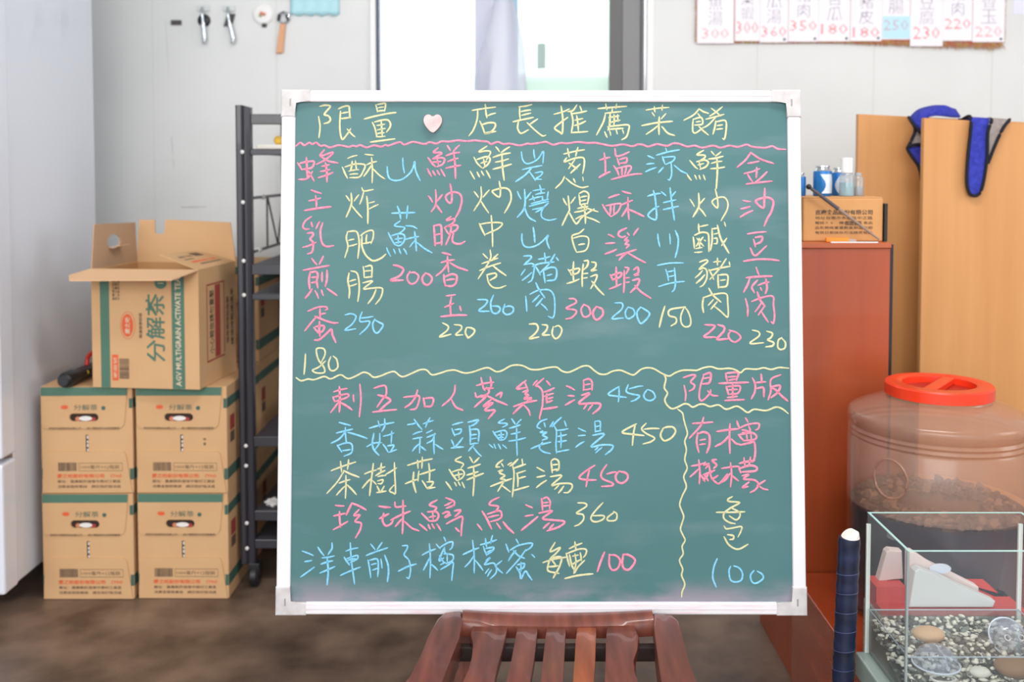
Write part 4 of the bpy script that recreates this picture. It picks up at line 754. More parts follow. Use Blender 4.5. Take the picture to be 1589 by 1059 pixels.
# ---------------------------------------------------------------- black rack on castors
RKX, RKY = -.7225, 2.682
RK = empty('storage_rack', (RKX, RKY, 0)); tag(RK, 'black metal rack on castors standing behind the left edge of the board', 'rack')
def rp(name, x0, x1, y0, y1, z0, z1, m=M_rack, bev=.002): return obj(name, bx(x0, x1, y0, y1, z0, z1, bev=bev), m, RK)
zr = lambda v, Y=2.68: zat(v, Y)
ZT = zr(163)
pw = .0200
for px_ in (0, .62):
    for py_ in (0, .52):
        # a ribbed C-profile: two side lips and a rounded centre
        bm = bmesh.new(); c0 = -pw; prof = [(-pw, 0), (-pw+.004, -.002), (-.006, -.0015), (-.002, .0015), (.004, -.003), (.009, -.0035), (pw-.003, -.001), (pw, .002), (pw, .022), (-pw, .022)]
        a = [bm.verts.new((px_+x, py_+y, .065)) for x, y in prof]
        b = [bm.verts.new((px_+x, py_+y, ZT-(.006 if x > 0 else 0))) for x, y in prof]
        bm.faces.new(a); bm.faces.new(list(reversed(b)))
        for i in range(len(prof)): bm.faces.new((a[i], a[(i+1) % len(prof)], b[(i+1) % len(prof)], b[i]))
        o = obj('post', bm, M_rack, RK)
        if py_ == 0:
            for v in (236, 314, 405, 458, 692, 723, 812, 851):
                bm = bmesh.new(); lathe(bm, [(.0052, 0), (.0052, .002), (.003, .0034), (0, .0036)], 12)
                bmesh.ops.rotate(bm, verts=bm.verts, matrix=Matrix.Rotation(PI/2, 3, 'X')); 
                obj('bolt', bm, M_bolt, o, smooth=True, loc=(px_-.0015, -.0028, zr(v)))
        bm = bmesh.new(); lathe(bm, [(0, -.012), (.026, -.012), (.031, -.007), (.031, .007), (.026, .012), (0, .012)], 20)
        bmesh.ops.rotate(bm, verts=bm.verts, matrix=Matrix.Rotation(PI/2, 3, 'Y'))
        obj('castor_wheel', bm, M_black, RK, smooth=True, loc=(px_+.016, py_+.012, .031))
        rp('castor_fork', px_+.001, px_+.031, py_-.004, py_+.028, .034, .067, M_black)
for v0, v1, nm in ((177, 193, 'top_bar'),):
    rp(nm, pw, .60, .002, .018, zr(v1), zr(v0)); rp(nm, pw, .60, .52, .536, zr(v1), zr(v0))
for v0, v1 in ((231, 241), (410, 427), (456, 466), (678, 694), (793, 809), (838, 852)):
    rp('shelf', pw, .60, .004, .535, zr(v1)+.003, zr(v0)-.001, mat('rack_shelf_grey', rgb(62, 60, 68), .5))
    rp('shelf_lip', pw-.001, .601, -.002, .0035, zr(v1), zr(v0))
# side truss between the posts, right behind the front post
for za, zb in ((zr(310), zr(300)), (zr(400), zr(392))):
    pass
for v in (309, 396):
    z = zr(v); obj('truss_rod', tb([(-.004, .02, z), (-.004, .52, z)], .0045, 8), M_rack, RK)
    for yy in ((.20, .46) if v == 309 else (.15, .46)): obj('connector', tb([(-.004, yy, z), (-.004, yy+.022, z)], .0085, 10), M_bolt, RK)
for (ya, va, yb, vb) in ((.27, 309, .27, 396), (.275, 309, .40, 396), (.40, 396, .48, 309)):
    obj('truss_strut', tb([(-.004, ya, zr(va)), (-.004, yb, zr(vb))], .0028, 6), M_rack, RK)
# small thing lying on upper shelf
sw = obj('folded_cloth', bx(-.695, -.625, 2.71, 2.78, zr(231)-.001, zr(224), bev=.003), mat('cream_cloth', rgb(226, 222, 214), .9)); tag(sw, 'small folded white cloth on the upper shelf of the black rack', 'cloth')
yb_ = bmesh.new(); bmesh.ops.create_icosphere(yb_, subdivisions=2, radius=.013)
yo = obj('yellow_sponge', yb_, mat('yellow_foam', rgb(226, 182, 70), .9), loc=(-.640, 2.735, zr(224)+.012)); tag(yo, 'small yellow sponge on the folded cloth on the black rack', 'sponge')
pbm = bmesh.new(); bmesh.ops.create_icosphere(pbm, subdivisions=3, radius=.02)
for v in pbm.verts: v.co *= 1+.22*math.sin(v.co.x*310)*math.cos(v.co.z*270+v.co.y*200); v.co.z *= .6
po = obj('plastic_bag', pbm, mat('crumpled_white_bag', rgb(196, 194, 192), .5), loc=(-.665, 2.72, zr(793)+.010)); tag(po, 'small crumpled white plastic bag on a low shelf of the black rack', 'bag')

# ---------------------------------------------------------------- fridge at the left
FR = empty('refrigerator', (-1.6, 2.8, 0)); tag(FR, 'tall glossy white refrigerator beside the carton stacks', 'refrigerator')
def fp(name, x0, x1, y0, y1, z0, z1, m=M_fridge, bev=.006): return obj(name, bx(x0+1.6, x1+1.6, y0-2.8, y1-2.8, z0, z1, bev=bev), m, FR)
fp('body', -1.95, -1.275, 2.515, 3.05, .078, 1.95)
zsp = at(5, 705, 2.5).z
ud = fp('door', -1.95, -1.262, 2.435, 2.505, zsp+.004, 1.945); ld = fp('door', -1.95, -1.262, 2.435, 2.505, .084, zsp-.010)
fp('door_gasket', -1.94, -1.276, 2.5055, 2.5145, .10, 1.94, mat('gasket_brown', rgb(150, 128, 118), .6), .001)
fp('handle', -1.36, -1.33, 2.405, 2.434, zsp+.12, zsp+.5, M_steel, .004)
for x in (-1.90, -1.42):
    for y in (2.60, 3.0): obj('foot', tb([(x+1.6, y-2.8, 0), (x+1.6, y-2.8, .080)], .02, 12), M_black, FR)

# ---------------------------------------------------------------- small things on the left wall
def wall_pt(u, v, off=0.0): p = at(u, v, WY); return Vector((p.x, WY-off, p.z))
S = WY/F
mg = obj('magnet_strip', bx(wall_pt(265.5, 0).x, wall_pt(281.5, 0).x, WY-.006, WY, wall_pt(0, 39).z, wall_pt(0, 31.5).z, bev=.001), mat('charcoal_magnet', rgb(74, 70, 74), .6)); tag(mg, 'small dark grey rectangular magnet on the left wall panel', 'magnet')
def suction_hook(u, lab, disc):
    c = wall_pt(u, 32); t = empty('suction_hook', (c.x, WY, c.z)); tag(t, lab, 'hook', 'chrome suction hooks on the wall')
    bm = bmesh.new()
    if disc: lathe(bm, [(0, 0), (.0215, 0), (.0215, .004), (.017, .008), (0, .008)], 24)
    else: prism(bm, [(-.020, -.020, 0), (.008, -.020, 0), (.020, .022, 0), (-.006, .022, 0)], (0, 0, .007), bev=.001)
    bmesh.ops.rotate(bm, verts=bm.verts, matrix=Matrix.Rotation(PI/2, 3, 'X')); obj('backplate', bm, M_black if disc else mat('dark_plate', rgb(70, 66, 66), .5), t, smooth=disc)
    obj('mount', bx(-.022, .020, -.006, 0, .030, .050, bev=.002), mat('clear_grey_plastic', rgb(206, 212, 212), .3), t)
    dx = .004 if disc else .014
    obj('lever', tb(spline([(-.004, -.010, .042), (0, -.022, .02), (dx*.4, -.018, -.015), (dx, -.014, -.055), (dx, -.020, -.080)], 5), [.0045]*10+[.008]*8+[.0065]*3, 10), M_steel, t, smooth=True)
suction_hook(317, 'chrome suction hook on a round black plate, left of the pair', True)
suction_hook(356.5, 'chrome suction hook on a slanted dark plate, right of the pair', False)
c = wall_pt(408.5, 22.5); bd = empty('round_badge', (c.x, WY, c.z)); tag(bd, 'round white button clip with a coloured centre on the wall', 'badge')
bm = bmesh.new(); lathe(bm, [(0, 0), (.0345, 0), (.0352, .003), (.031, .008), (.026, .009), (0, .0095)], 30); bmesh.ops.rotate(bm, verts=bm.verts, matrix=Matrix.Rotation(PI/2, 3, 'X')); obj('disc', bm, M_white, bd, smooth=True)
obj('picture', tb([(-.008, -.0096, .004), (.010, -.0100, -.002)], .006, 8), mat('salmon_print', rgb(222, 150, 128), .6), bd)
obj('picture', tb([(-.012, -.0096, -.004), (-.002, -.0100, -.008)], .004, 8), mat('sage_print', rgb(170, 186, 150), .6), bd)
obj('clip', bx(-.004, .012, -.008, 0, -.043, -.030, bev=.002), M_black, bd)
c = wall_pt(441, 28); op = empty('bottle_opener', (c.x, WY, c.z)); tag(op, 'bottle opener with a light wooden handle hanging on the wall', 'bottle opener')
rg = [(.018*math.sin(2*PI*k/20), -.010, .018*math.cos(2*PI*k/20)) for k in range(21)]
obj('ring', tb(rg, .0038, 8), M_steel, op, smooth=True)
obj('dark_jaw', tb([(-.017, -.011, -.012), (-.014, -.011, .010)], .005, 8), M_black, op); obj('dark_jaw', tb([(.017, -.011, -.010), (.010, -.011, .010)], .005, 8), M_black, op)
obj('handle', pr([(-.012, -.014, -.022), (.007, -.014, -.018), (-.003, -.014, -.118), (-.026, -.014, -.120)], (0, .010, 0), bev=.003), mat('beech_wood', rgb(222, 164, 122), .5), op)
obj('hook', tb([(0, 0, .014), (0, -.012, .015), (0, -.016, .022)], .002, 6), M_steel, op)
# pale cyan plastic sheet hanging at the top of the wall
bm = bmesh.new(); N, Mq = 14, 8; x0 = wall_pt(451, 0).x; x1 = wall_pt(527, 0).x; zb = wall_pt(0, 24).z
g = [[bm.verts.new((x0+(x1-x0)*i/N, WY-.006-.004*math.sin(i*1.7+j)*math.cos(j*1.3), zb+.004*math.sin(i*1.9)*(j == 0)+.13*j/Mq)) for i in range(N+1)] for j in range(Mq+1)]
for j in range(Mq):
    for i in range(N): bm.faces.new((g[j][i], g[j][i+1], g[j+1][i+1], g[j+1][i]))
cs = obj('plastic_pouch', bm, M_cyan, smooth=True); md = cs.modifiers.new('thickness', 'SOLIDIFY'); md.thickness = .0012; tag(cs, 'pale cyan plastic pouch hanging on the wall left of the window', 'pouch')

# clear bag hanging in front of the window
bm = bmesh.new(); cb = wall_pt(775, 0); rows = []
zt = wall_pt(0, -12).z; zb = wall_pt(0, 150).z
for j in range(15):
    t = j/14; z = zt+(zb-zt)*t; wd_ = .012+.068*min(1, t*1.25)**.6
    rows.append([bm.verts.new((cb.x+.012+wd_*math.cos(a)*(1+.12*math.sin(5*a+j*.4)), WY-.032+(.012+.010*t)*math.sin(a), z)) for a in [2*PI*k/28 for k in range(28)]])
for a, b in zip(rows, rows[1:]):
    for k in range(28): bm.faces.new((a[k], a[(k+1) % 28], b[(k+1) % 28], b[k]))
M_bag = see_through('clear_milky_bag', (.97, .97, 1, 1), (1, 1, 1, 1), rough=.2, body=rgb(216, 219, 234), body_fac=.5)
bg = empty('hanging_bag', (0, 0, 0)); tag(bg, 'milky clear plastic bag hanging in front of the window', 'bag')
obj('bag', bm, M_bag, bg, smooth=True)
obj('red_clip', tb([(cb.x+.018, WY-.034, zt-.002), (cb.x+.030, WY-.034, zt-.004)], .006, 8), mat('red_clip_plastic', rgb(222, 78, 62), .5), bg)

# ---------------------------------------------------------------- price strips on the right wall
tinsel = empty('tinsel_backing', (0, 0, 0)); tag(tinsel, 'red and gold tinsel edged backing board behind the handwritten price strips', 'notice board')
xa, xb = wall_pt(1077, 0).x, wall_pt(1560, 0).x; zlo = wall_pt(0, 66).z
obj('backing', bx(xa+.008, xb-.008, WY-.009, WY-.001, zlo+.004, zlo+.6), mat('red_foil', rgb(178, 70, 50), .45, noise=rgb(206, 96, 60), nscale=30), tinsel)
bm = bmesh.new(); rr = random.Random(11)
def tuft(x, z, ang, ln):
    a = ang+rr.uniform(-.7, .7); l = ln*rr.uniform(.5, 1.1); y = WY-.0095; wv = .0014
    dx, dz = math.cos(a), math.sin(a)
    vs = [bm.verts.new((x-dz*wv, y, z+dx*wv)), bm.verts.new((x+dz*wv, y, z-dx*wv)), bm.verts.new((x+dx*l, y-.0008, z+dz*l))]
    bm.faces.new(vs)
nb = 620
for k in range(nb):
    t = k/nb; x = xa+.01+(xb-xa-.02)*t; drop = .010+.020*max(0, min(1, (t-.45)*2.2))
    for _ in range(2): tuft(x, zlo+.006-rr.uniform(0, drop*.5), -PI/2, drop)
for k in range(260):
    z = zlo+.6*k/260
    tuft(xb-.008, z, rr.choice((0, .4, -.4)), .010); tuft(xa+.010, z, PI, .013)
ti = obj('tinsel', bm, M_tins, tinsel); ti['kind'] = 'stuff'
strips = [(1081, 1138, 68, '紅燒魚湯', '300', 165, 53, 'p', 'fish soup'), (1139.5, 1178, 64.5, '溪蝦', '300', 0, 44, 'p', 'shrimp'), (1178.5, 1222, 66.5, '菜瓜湯', '360', 0, 50, 'p', ''),
          (1222.5, 1269, 65.5, '鹹豬肉', '350', 0, 41, 'p', ''), (1269.5, 1318, 65, '炒苦瓜', '180', 0, 46, 'p', ''), (1318.5, 1367, 64.5, '炒豬皮', '180', 0, 51, 'p', ''),
          (1367.5, 1410.5, 62, '炸肥腸', '250', 0, 40, 'g', ''), (1411, 1461.5, 72.5, '燒豆腐', '230', 0, 52, 'p', ''), (1462, 1507, 64, '炒豬肉', '220', 0, 38, 'p', ''), (1507.5, 1557, 66, '晚香玉', '220', 0, 50, 'p', '')]
labs = ['leftmost white price strip, widest, with faint red 300', 'white price strip with bold red 300, second from left', 'white price strip with red 360, third from left', 'white price strip with red 350, fourth from left',
        'white price strip with red 180, just right of the 350 strip', 'white price strip with red 180, just left of the pale blue patch', 'white price strip with a pale blue patch reading 250', 'white price strip with red 230 hanging lowest',
        'white price strip with red 220, beside the lowest strip', 'rightmost white price strip of the row, with faint red digits']
vis = [(3, '紅魚湯', 0), (1, '溪蝦', 12), (2, '菜湯', 12), (1, '肉', 20), (2, '苦瓜', 12), (2, '豬皮', 14), (1, '肥腸', 6), (2, '豆腐', 12), (1, '豬肉', 10), (2, '香玉', 14)]
for i, (u0, u1, vb, txt, price, _a, pv, col, _b2) in enumerate(strips):
    a = wall_pt(u0, 0).x; b = wall_pt(u1, 0).x; z0 = wall_pt(0, vb).z; yy = WY-.0105-.0012*((i % 2))
    t = empty('price_strip', ((a+b)/2, yy, z0)); tag(t, labs[i], 'paper', 'handwritten price strips above the cupboard')
    hwid = (b-a)/2
    obj('paper', bx(-hwid, hwid, -.0006, 0, 0, .55), M_paper, t)
    chars = txt[-3:]
    pz = (vb-pv)*S; cw = min(.046, hwid*1.0)
    if col == 'g': obj('blue_patch', bx(-hwid+.002, hwid+.002, -.0012, -.0006, .003, .078), M_cyanp, t)
    pen = mat('faint_red_marker', rgb(244, 170, 176), .8) if i in (0, 9) else M_redpen
    lettering(price, t, pen if col == 'p' else mat('pink_grey_marker', rgb(206, 178, 192), .8), (0, -.0014 if col == 'g' else -.0009, pz), width=min(hwid*1.75, .088), height=.034 if i not in (1, 7) else .040, bold=-.012)
    zc = pz+.022+cw*.62+(.0 if i != 6 else .01)
    for ch in reversed(chars):
        lettering(ch, t, M_pen, (0, -.0009, zc), height=cw, bold=-.018); zc += cw*1.12
    if i in (2, 4, 5, 9, 3): obj('drawing_pin', tb([(hwid-.012, -.003, .010), (hwid-.012, 0, .010)], .0042, 8), mat('pin_blue_grey', rgb(70, 70, 96), .5), t)
pp = obj('paper_notice', bx(wall_pt(1572, 0).x, wall_pt(1640, 0).x, WY-.0016, WY, wall_pt(0, 22).z, wall_pt(0, 22).z+.3), mat('lavender_paper', rgb(232, 232, 248), .8)); tag(pp, 'pale lavender paper notice at the far right of the wall', 'paper')

# ---------------------------------------------------------------- red-brown cabinet with low ledge
LZ = .250
RC = empty('red_cabinet', (.73, 2.18, 0)); tag(RC, 'tall red brown laminate cabinet right behind the board edge', 'cabinet')
x0, x1 = .627, at(1380, 500, 2.18).x; zt_ = at(1300, 377, 2.18).z
def rc(name, a0, a1, b0, b1, c0, c1, m=M_redwood, bev=.0015): return obj(name, bx(a0-.73, a1-.73, b0-2.18, b1-2.18, c0, c1, bev=bev), m, RC)
rc('door', x0, x1, 2.18, 2.197, 0.0, zt_-.012)
rc('body', x0+.001, x1, 2.198, 2.475, 0, zt_-.012)
rc('top', x0-.002, x1+.001, 2.176, 2.48, zt_-.0118, zt_, mat('red_brown_top', rgb(180, 92, 54), .35))
rc('gap_shade_strip', x1+.0012, x1+.0085, 2.185, 2.47, 0, zt_-.004, M_black, .0005)  # black strip standing in for the dark gap beside the cabinet
LG = obj('low_ledge', bx(.622, 1.42, 1.42, 2.174, 0, LZ, bev=.003), mat('glossy_red_ledge', rgb(176, 78, 40), .16, noise=rgb(160, 64, 32), nscale=2.5, stretch=(6, 1, 6), coat=.5)); tag(LG, 'low glossy red brown bench that carries the jar and fish tank', 'bench')

# things on the cabinet
sm = empty('small_carton', (.74, 2.22, zt_)); tag(sm, 'small brown carton with dark printed lines on the red cabinet', 'carton')
a0 = (1247-W0/2)/F*2.22-.74; a1 = (1371-W0/2)/F*2.22-.74; hh = .097
M_card2 = mat('tan_cardboard', rgb(204, 148, 92), .8, noise=rgb(212, 158, 102), nscale=9)
obj('body', bx(a0, a1, 0, .20, 0, hh, bev=.003), M_card2, sm)
obj('lid_flap', bx(a0+.001, a1-.001, .001, .199, hh-.0002, hh+.0025, bev=.001), M_card2, sm)
mx = ((1310-W0/2)/F*2.22)-.74
for k, (tx, zz, hh_) in enumerate((('吉康食品股份有限公司', .0655, .0115), ('地址台南市永康區中正路', .053, .0075), ('電話０６　傳真０６　食品', .042, .0065), ('品名規格重量數量製造日期', .031, .0065), ('有效日期保存方法請見包裝', .020, .0065))):
    lettering(tx, sm, M_dink, (mx, -.0004, zz), width=.128, height=hh_, bold=.02 if k == 0 else 0)
barcode(sm, mx+.004, mx+.040, .036, .046, 0, M_dink, 9)
ct = zt_+hh+.0026
def cyl_thing(name, u0, u1, vtop, Y, lab, cat, parts, grp=None):
    X0 = (u0-W0/2)/F*Y; X1 = (u1-W0/2)/F*Y; r = (X1-X0)/2; H = at(u0, vtop, Y).z-ct
    t = empty(name, ((X0+X1)/2, Y, ct)); tag(t, lab, cat, grp)
    for pn, prof, m_ in parts(r, H):
        bm = bmesh.new(); lathe(bm, prof, 28); obj(pn, bm, m_, t, smooth=True)
    return t, r, H
M_canb = mat('can_blue', rgb(36, 116, 190), .35, metal=.2); M_canw = mat('can_white', rgb(214, 224, 236), .35, metal=.2)
def can_parts(r, H):
    return [('body', [(0, 0), (r*.9, 0), (r, .003), (r, H*.78), (r*.96, H*.82)], M_canb),
            ('white_label', [(r+.0003, H*.12), (r+.0003, H*.72)], M_canw) if False else ('shoulder', [(r*.96, H*.82), (r*.72, H*.90), (r*.70, H*.93)], M_steel),
            ('rim', [(r*.72, H*.93), (r*.78, H*.95), (r*.76, H*.99), (r*.5, H), (0, H)], M_steel)]
def can_decal(t, r, H, s=1):
    bm = bmesh.new(); n = 12; rows = []
    for j in range(7):
        z = H*(.10+.62*j/6); c0 = -1.35+.9*math.sin(j*.6)*s*.5
        rows.append([bm.verts.new(((r+.0004)*math.cos(c0+k*.13-.6), (r+.0004)*math.sin(c0+k*.13-.6), z)) for k in range(n)])
    for a, b in zip(rows, rows[1:]):
        for k in range(n-1): bm.faces.new((a[k], a[k+1], b[k+1], b[k]))
    obj('white_label', bm, M_canw, t)
t, r, H = cyl_thing('drink_can', 1262, 1290, 257, 2.29, 'blue and white can on the small carton, larger of the pair', 'can', can_parts, 'blue cans on the carton'); can_decal(t, r, H)
t, r, H = cyl_thing('drink_can', 1290, 1313, 260, 2.335, 'blue and white can behind the bottle, right of the larger can', 'can', can_parts, 'blue cans on the carton'); can_decal(t, r, H, -1)
t, r, H = cyl_thing('drink_can', 1229, 1250, 268, 2.30, 'dark blue can almost hidden behind the right frame of the board', 'can', can_parts, 'blue cans on the carton')
M_clear = see_through('clear_bottle_plastic', (.86, .90, .92, 1), (1, 1, 1, 1), rough=.08, body=rgb(206, 206, 206), body_fac=.30)
M_liq = mat('pale_blue_liquid', rgb(128, 190, 206), .2)
cyl_thing('pump_bottle', 1302, 1325, 245, 2.27, 'small clear bottle of pale blue liquid with tall white cap', 'bottle', lambda r, H: [
    ('body', [(0, 0), (r*.95, 0), (r, .003), (r, H*.50), (r*.75, H*.60), (r*.55, H*.64)], M_clear), ('liquid', [(0, .001), (r*.92, .002), (r*.92, H*.36), (0, H*.36)], M_liq), ('cap', [(r*.62, H*.60), (r*.76, H*.62), (r*.76, H*.99), (r*.7, H), (0, H)], M_white)])
cyl_thing('clear_bottle', 1322, 1340, 268, 2.30, 'small clear bottle at the right end of the carton top', 'bottle', lambda r, H: [
    ('body', [(0, 0), (r*.95, 0), (r, .003), (r, H*.72), (r*.7, H*.86), (r*.5, H*.9)], M_clear), ('liquid', [(0, .001), (r*.9, .002), (r*.9, H*.4), (0, H*.4)], mat('grey_liquid', rgb(140, 146, 156), .2)), ('cap', [(r*.55, H*.88), (r*.58, H*.99), (0, H)], mat('grey_cap', rgb(170, 176, 186), .4))])
rod = empty('grey_rod', (0, 0, 0)); tag(rod, 'dark grey rod leaning diagonally across the small carton', 'rod')
pa = at(1255, 290, 2.205); pb = at(1364, 371.5, 2.200); pc = pa+(pb-pa)*.42
obj('shaft', tb([pa, pc], [.0036, .0042], 10), mat('rod_dark', rgb(86, 80, 84), .5), rod); obj('shaft', tb([pc, pb], [.0034, .0022], 10), mat('rod_pale', rgb(150, 130, 118), .5), rod)
kb = bmesh.new(); bmesh.ops.create_uvsphere(kb, u_segments=14, v_segments=8, radius=.0062); obj('knob', kb, M_black, rod, smooth=True, loc=pa)
kn = empty('box_cutter', (0, 0, 0)); tag(kn, 'orange box cutter lying on the front edge of the red cabinet', 'knife')
ka = at(1281, 372, 2.192); kb_ = at(1316, 372, 2.192); kc = at(1328, 372, 2.192)
obj('handle', bx(ka.x, kb_.x, 2.186, 2.198, zt_+.0005, zt_+.0105, bev=.002), mat('orange_plastic', rgb(244, 140, 40), .4), kn); obj('tip', bx(kb_.x, kc.x, 2.188, 2.196, zt_+.001, zt_+.007, bev=.001), mat('grey_tip', rgb(180, 160, 150), .4), kn)
wsx = obj('white_strip', bx(at(1289, 375, 2.18).x, at(1362, 375, 2.18).x, 2.1765, 2.184, zt_+.0001, zt_+.0022), M_white); tag(wsx, 'thin white plastic strip along the front edge of the red cabinet', 'strip')
bf = obj('carton_shade_strip', bx((1372-W0/2)/F*2.22, (1377-W0/2)/F*2.22, 2.215, 2.42, zt_, zt_+.085, bev=.001), M_black); tag(bf, 'thin black strip for the shade at the right side of the small carton', 'shade strip')  # added black strip in place of the carton's side shadow, not a folder

# ---------------------------------------------------------------- light wood cupboards
def cupboard(name, lab, u0, u1, vl, vr, Y, D, xr, seamz=None):
    xa = (u0-W0/2)/F*Y; za = at(u0, vl, Y).z; zb = za-(vr-vl)/(u1-u0)*(xr-xa)
    t = empty(name, (xa, Y, 0)); tag(t, lab, 'cupboard')
    bm = bmesh.new(); prism(bm, [(0, 0, 0), (xr-xa, 0, 0), (xr-xa, 0, zb), (0, 0, za)], (0, .018, 0), bev=.0012, seg=1)
    obj('front_panel', bm, M_wood, t)
    bm = bmesh.new(); prism(bm, [(.002, .0185, 0), (xr-xa, .0185, 0), (xr-xa, .0185, zb-.003), (.002, .0185, za-.003)], (0, D-.02, 0)); obj('body', bm, mat('wood_side', rgb(206, 150, 96), .5), t)
    return t, xa, za, zb
cupboard('wood_cupboard', 'light wood cupboard panel behind, its left edge beside the cans', 1330, 1432, 177, 182, 2.66, .024, 1.62)
t2, xw, zw, zw2 = cupboard('wood_cupboard', 'nearer light wood cupboard panel with a blue cloth over its top', 1432, 1589, 183, 192, 2.50, .024, 1.62)
slope = (zw-zw2)/(1.62-xw)
topz = lambda x: zw-(x-xw)*slope

# ---------------------------------------------------------------- microfibre cloths
def cloth(name, lab, patches, edges):
    t = empty(name, (0, 0, 0)); tag(t, lab, 'cloth', 'microfibre cloths on the cupboards')
    for nm, m_, rows in patches:
        bm = bmesh.new(); g = []
        for rw in rows:                                      # each row: list of 3-D points; resample to 9
            pts = spline(rw, 4) if len(rw) > 2 else [Vector(rw[0]).lerp(Vector(rw[1]), k/8) for k in range(9)]
            L = len(pts)-1; g.append([pts[round(k*L/8)] for k in range(9)])
        cols = [spline([r_[k] for r_ in g], 4) for k in range(9)]
        V = [[bm.verts.new(p) for p in c_] for c_ in cols]
        for a, b in zip(V, V[1:]):
            for k in range(len(a)-1): bm.faces.new((a[k], a[k+1], b[k+1], b[k]))
        bmesh.ops.remove_doubles(bm, verts=bm.verts, dist=1e-5)
        o = obj(nm, bm, m_, t, smooth=True); md = o.modifiers.new('thickness', 'SOLIDIFY'); md.thickness = .005; md.offset = 0
    for e in edges: obj('edging', tb(spline(e, 5), .0042, 8), M_edge, t, smooth=True)
    return t
P = lambda u, v, Y: at(u, v, Y)
# cloth B hangs over the front cupboard: blue tongue + grey flap
def over(u, v=None): p = at(u, 190, 2.5); return Vector((p.x, 0, topz(p.x)))
def arc(u, dy):
    q = over(u); return Vector((q.x, 2.5+dy, q.z+.005))
blue = [[Vector((arc(1514, .10).x, 2.60, arc(1514, 0).z+.004)), Vector((arc(1538, .10).x, 2.60, arc(1538, 0).z+.004))],
        [arc(1508, .03), arc(1536, .03)], [arc(1506, -.005), arc(1534, -.005)],
        [P(1504, 200, 2.490), P(1533, 200, 2.490)], [P(1503, 240, 2.490), P(1531, 240, 2.486)], [P(1501, 275, 2.490), P(1527, 275, 2.486)], [P(1503, 296, 2.490), P(1521, 298, 2.488)], [P(1508, 302, 2.49), P(1514, 303, 2.49)]]
grey = [[Vector((arc(1538, .1).x, 2.60, arc(1538, 0).z+.004)), Vector((arc(1566, .1).x, 2.60, arc(1566, 0).z+.004))],
        [arc(1536, .03), arc(1568, .03)], [arc(1533, -.006), arc(1563, -.004)],
        [P(1532, 205, 2.484), P(1553, 203, 2.488)], [P(1531, 230, 2.484), P(1541, 226, 2.488)], [P(1530.5, 250, 2.486), P(1532, 250, 2.488)]]
edB = [[arc(1508, .06), arc(1505, -.006), P(1502, 240, 2.487), P(1500, 280, 2.487), P(1504, 299, 2.487), P(1512, 304, 2.486), P(1521, 299, 2.485), P(1527, 278, 2.483), P(1532, 240, 2.481), P(1533, 205, 2.481), arc(1536, -.008), arc(1539, .06)],
       [arc(1580, .05), arc(1566, .0)+Vector((0, 0, .002)), P(1556, 200, 2.484), P(1544, 226, 2.484), P(1533, 254, 2.483)]]
cloth('microfibre_cloth', 'blue and grey cloth hanging in front over the nearer cupboard', [('blue_side', M_blue, blue), ('grey_side', M_greyc, grey)], edB)
# cloth A: draped between the two cupboards, bulging over the corner
YA = 2.60
blue1 = [[P(1490, 182, 2.64), P(1482, 170, 2.64)], [P(1478, 182, 2.60), P(1468, 166, 2.60), P(1462, 165, 2.63)], [P(1450, 180, 2.58), P(1448, 172, 2.58), P(1447, 165, 2.62)], [P(1436, 186, 2.57), P(1430, 178, 2.57), P(1425, 171, 2.62)], [P(1432, 206, 2.57), P(1420, 193, 2.575), P(1411, 184, 2.61)]]
grey1 = [[P(1432, 206, 2.575), P(1421, 197, 2.58)], [P(1434, 214, 2.575), P(1417, 210, 2.58)], [P(1434, 224, 2.58), P(1412, 224, 2.58)], [P(1434, 230, 2.58), P(1407, 229, 2.58)]]
blue2 = [[P(1434, 226, 2.575), P(1408, 230, 2.575)], [P(1434, 244, 2.575), P(1418, 244, 2.575)], [P(1433, 262, 2.575), P(1427, 260, 2.575)], [P(1433, 272, 2.575), P(1430, 271, 2.575)]]
edA = [[P(1410, 182, 2.60), P(1417, 193, 2.57), P(1426, 203, 2.567), P(1434, 208, 2.567)], [P(1434, 224, 2.57), P(1418, 225, 2.57), P(1408, 230, 2.57), P(1415, 243, 2.57), P(1426, 260, 2.57), P(1430, 281, 2.57)], [P(1410, 182, 2.60), P(1420, 200, 2.578), P(1414, 218, 2.575), P(1408, 230, 2.572)]]
cloth('microfibre_cloth', 'blue and grey cloth bulging over the corner between both cupboards', [('blue_side', M_blue, blue1), ('grey_side', M_greyc, grey1), ('blue_side', M_blue, blue2)], edA)

# ---------------------------------------------------------------- large jar
JC = Vector((at(1457, 594, 1.995).x, 1.995, LZ))
jar = empty('plastic_jar', JC); tag(jar, 'large cloudy plastic jar with red screw lid and dark contents', 'jar')
jz = lambda v: zat(v, 1.995)-LZ
R_ = .1738
M_jar = see_through('fogged_jar_plastic', (.96, .86, .80, 1), (1, 1, 1, 1), rough=.15, body=rgb(188, 150, 132), body_fac=.37, body_rough=.3, ior=1.3)
M_jarc = see_through('clear_jar_plastic', (.96, .92, .90, 1), (1, 1, 1, 1), rough=.1, body=rgb(150, 120, 110), body_fac=.10, ior=1.3)
profl = [(0, .002), (R_-.02, 0), (R_-.004, .006), (R_, .02), (R_, jz(776))]
prof = [(R_, jz(776)+.0005)]
for v in (694, 684, 674):
    z = jz(v)+.055; 
zsh = jz(640)
prof += [(R_, zsh-.052), (R_-.003, zsh-.048), (R_-.0005, zsh-.043), (R_-.003, zsh-.037), (R_, zsh-.032), (R_-.003, zsh-.026), (R_+.0005, zsh-.020), (R_, zsh-.006), (R_-.001, zsh-.001), (R_-.006, zsh+.004), (.140, zsh+.017), (.112, zsh+.028), (.101, zsh+.032), (.099, zsh+.036), (.102, zsh+.040), (.098, zsh+.044), (.097, zsh+.052)]
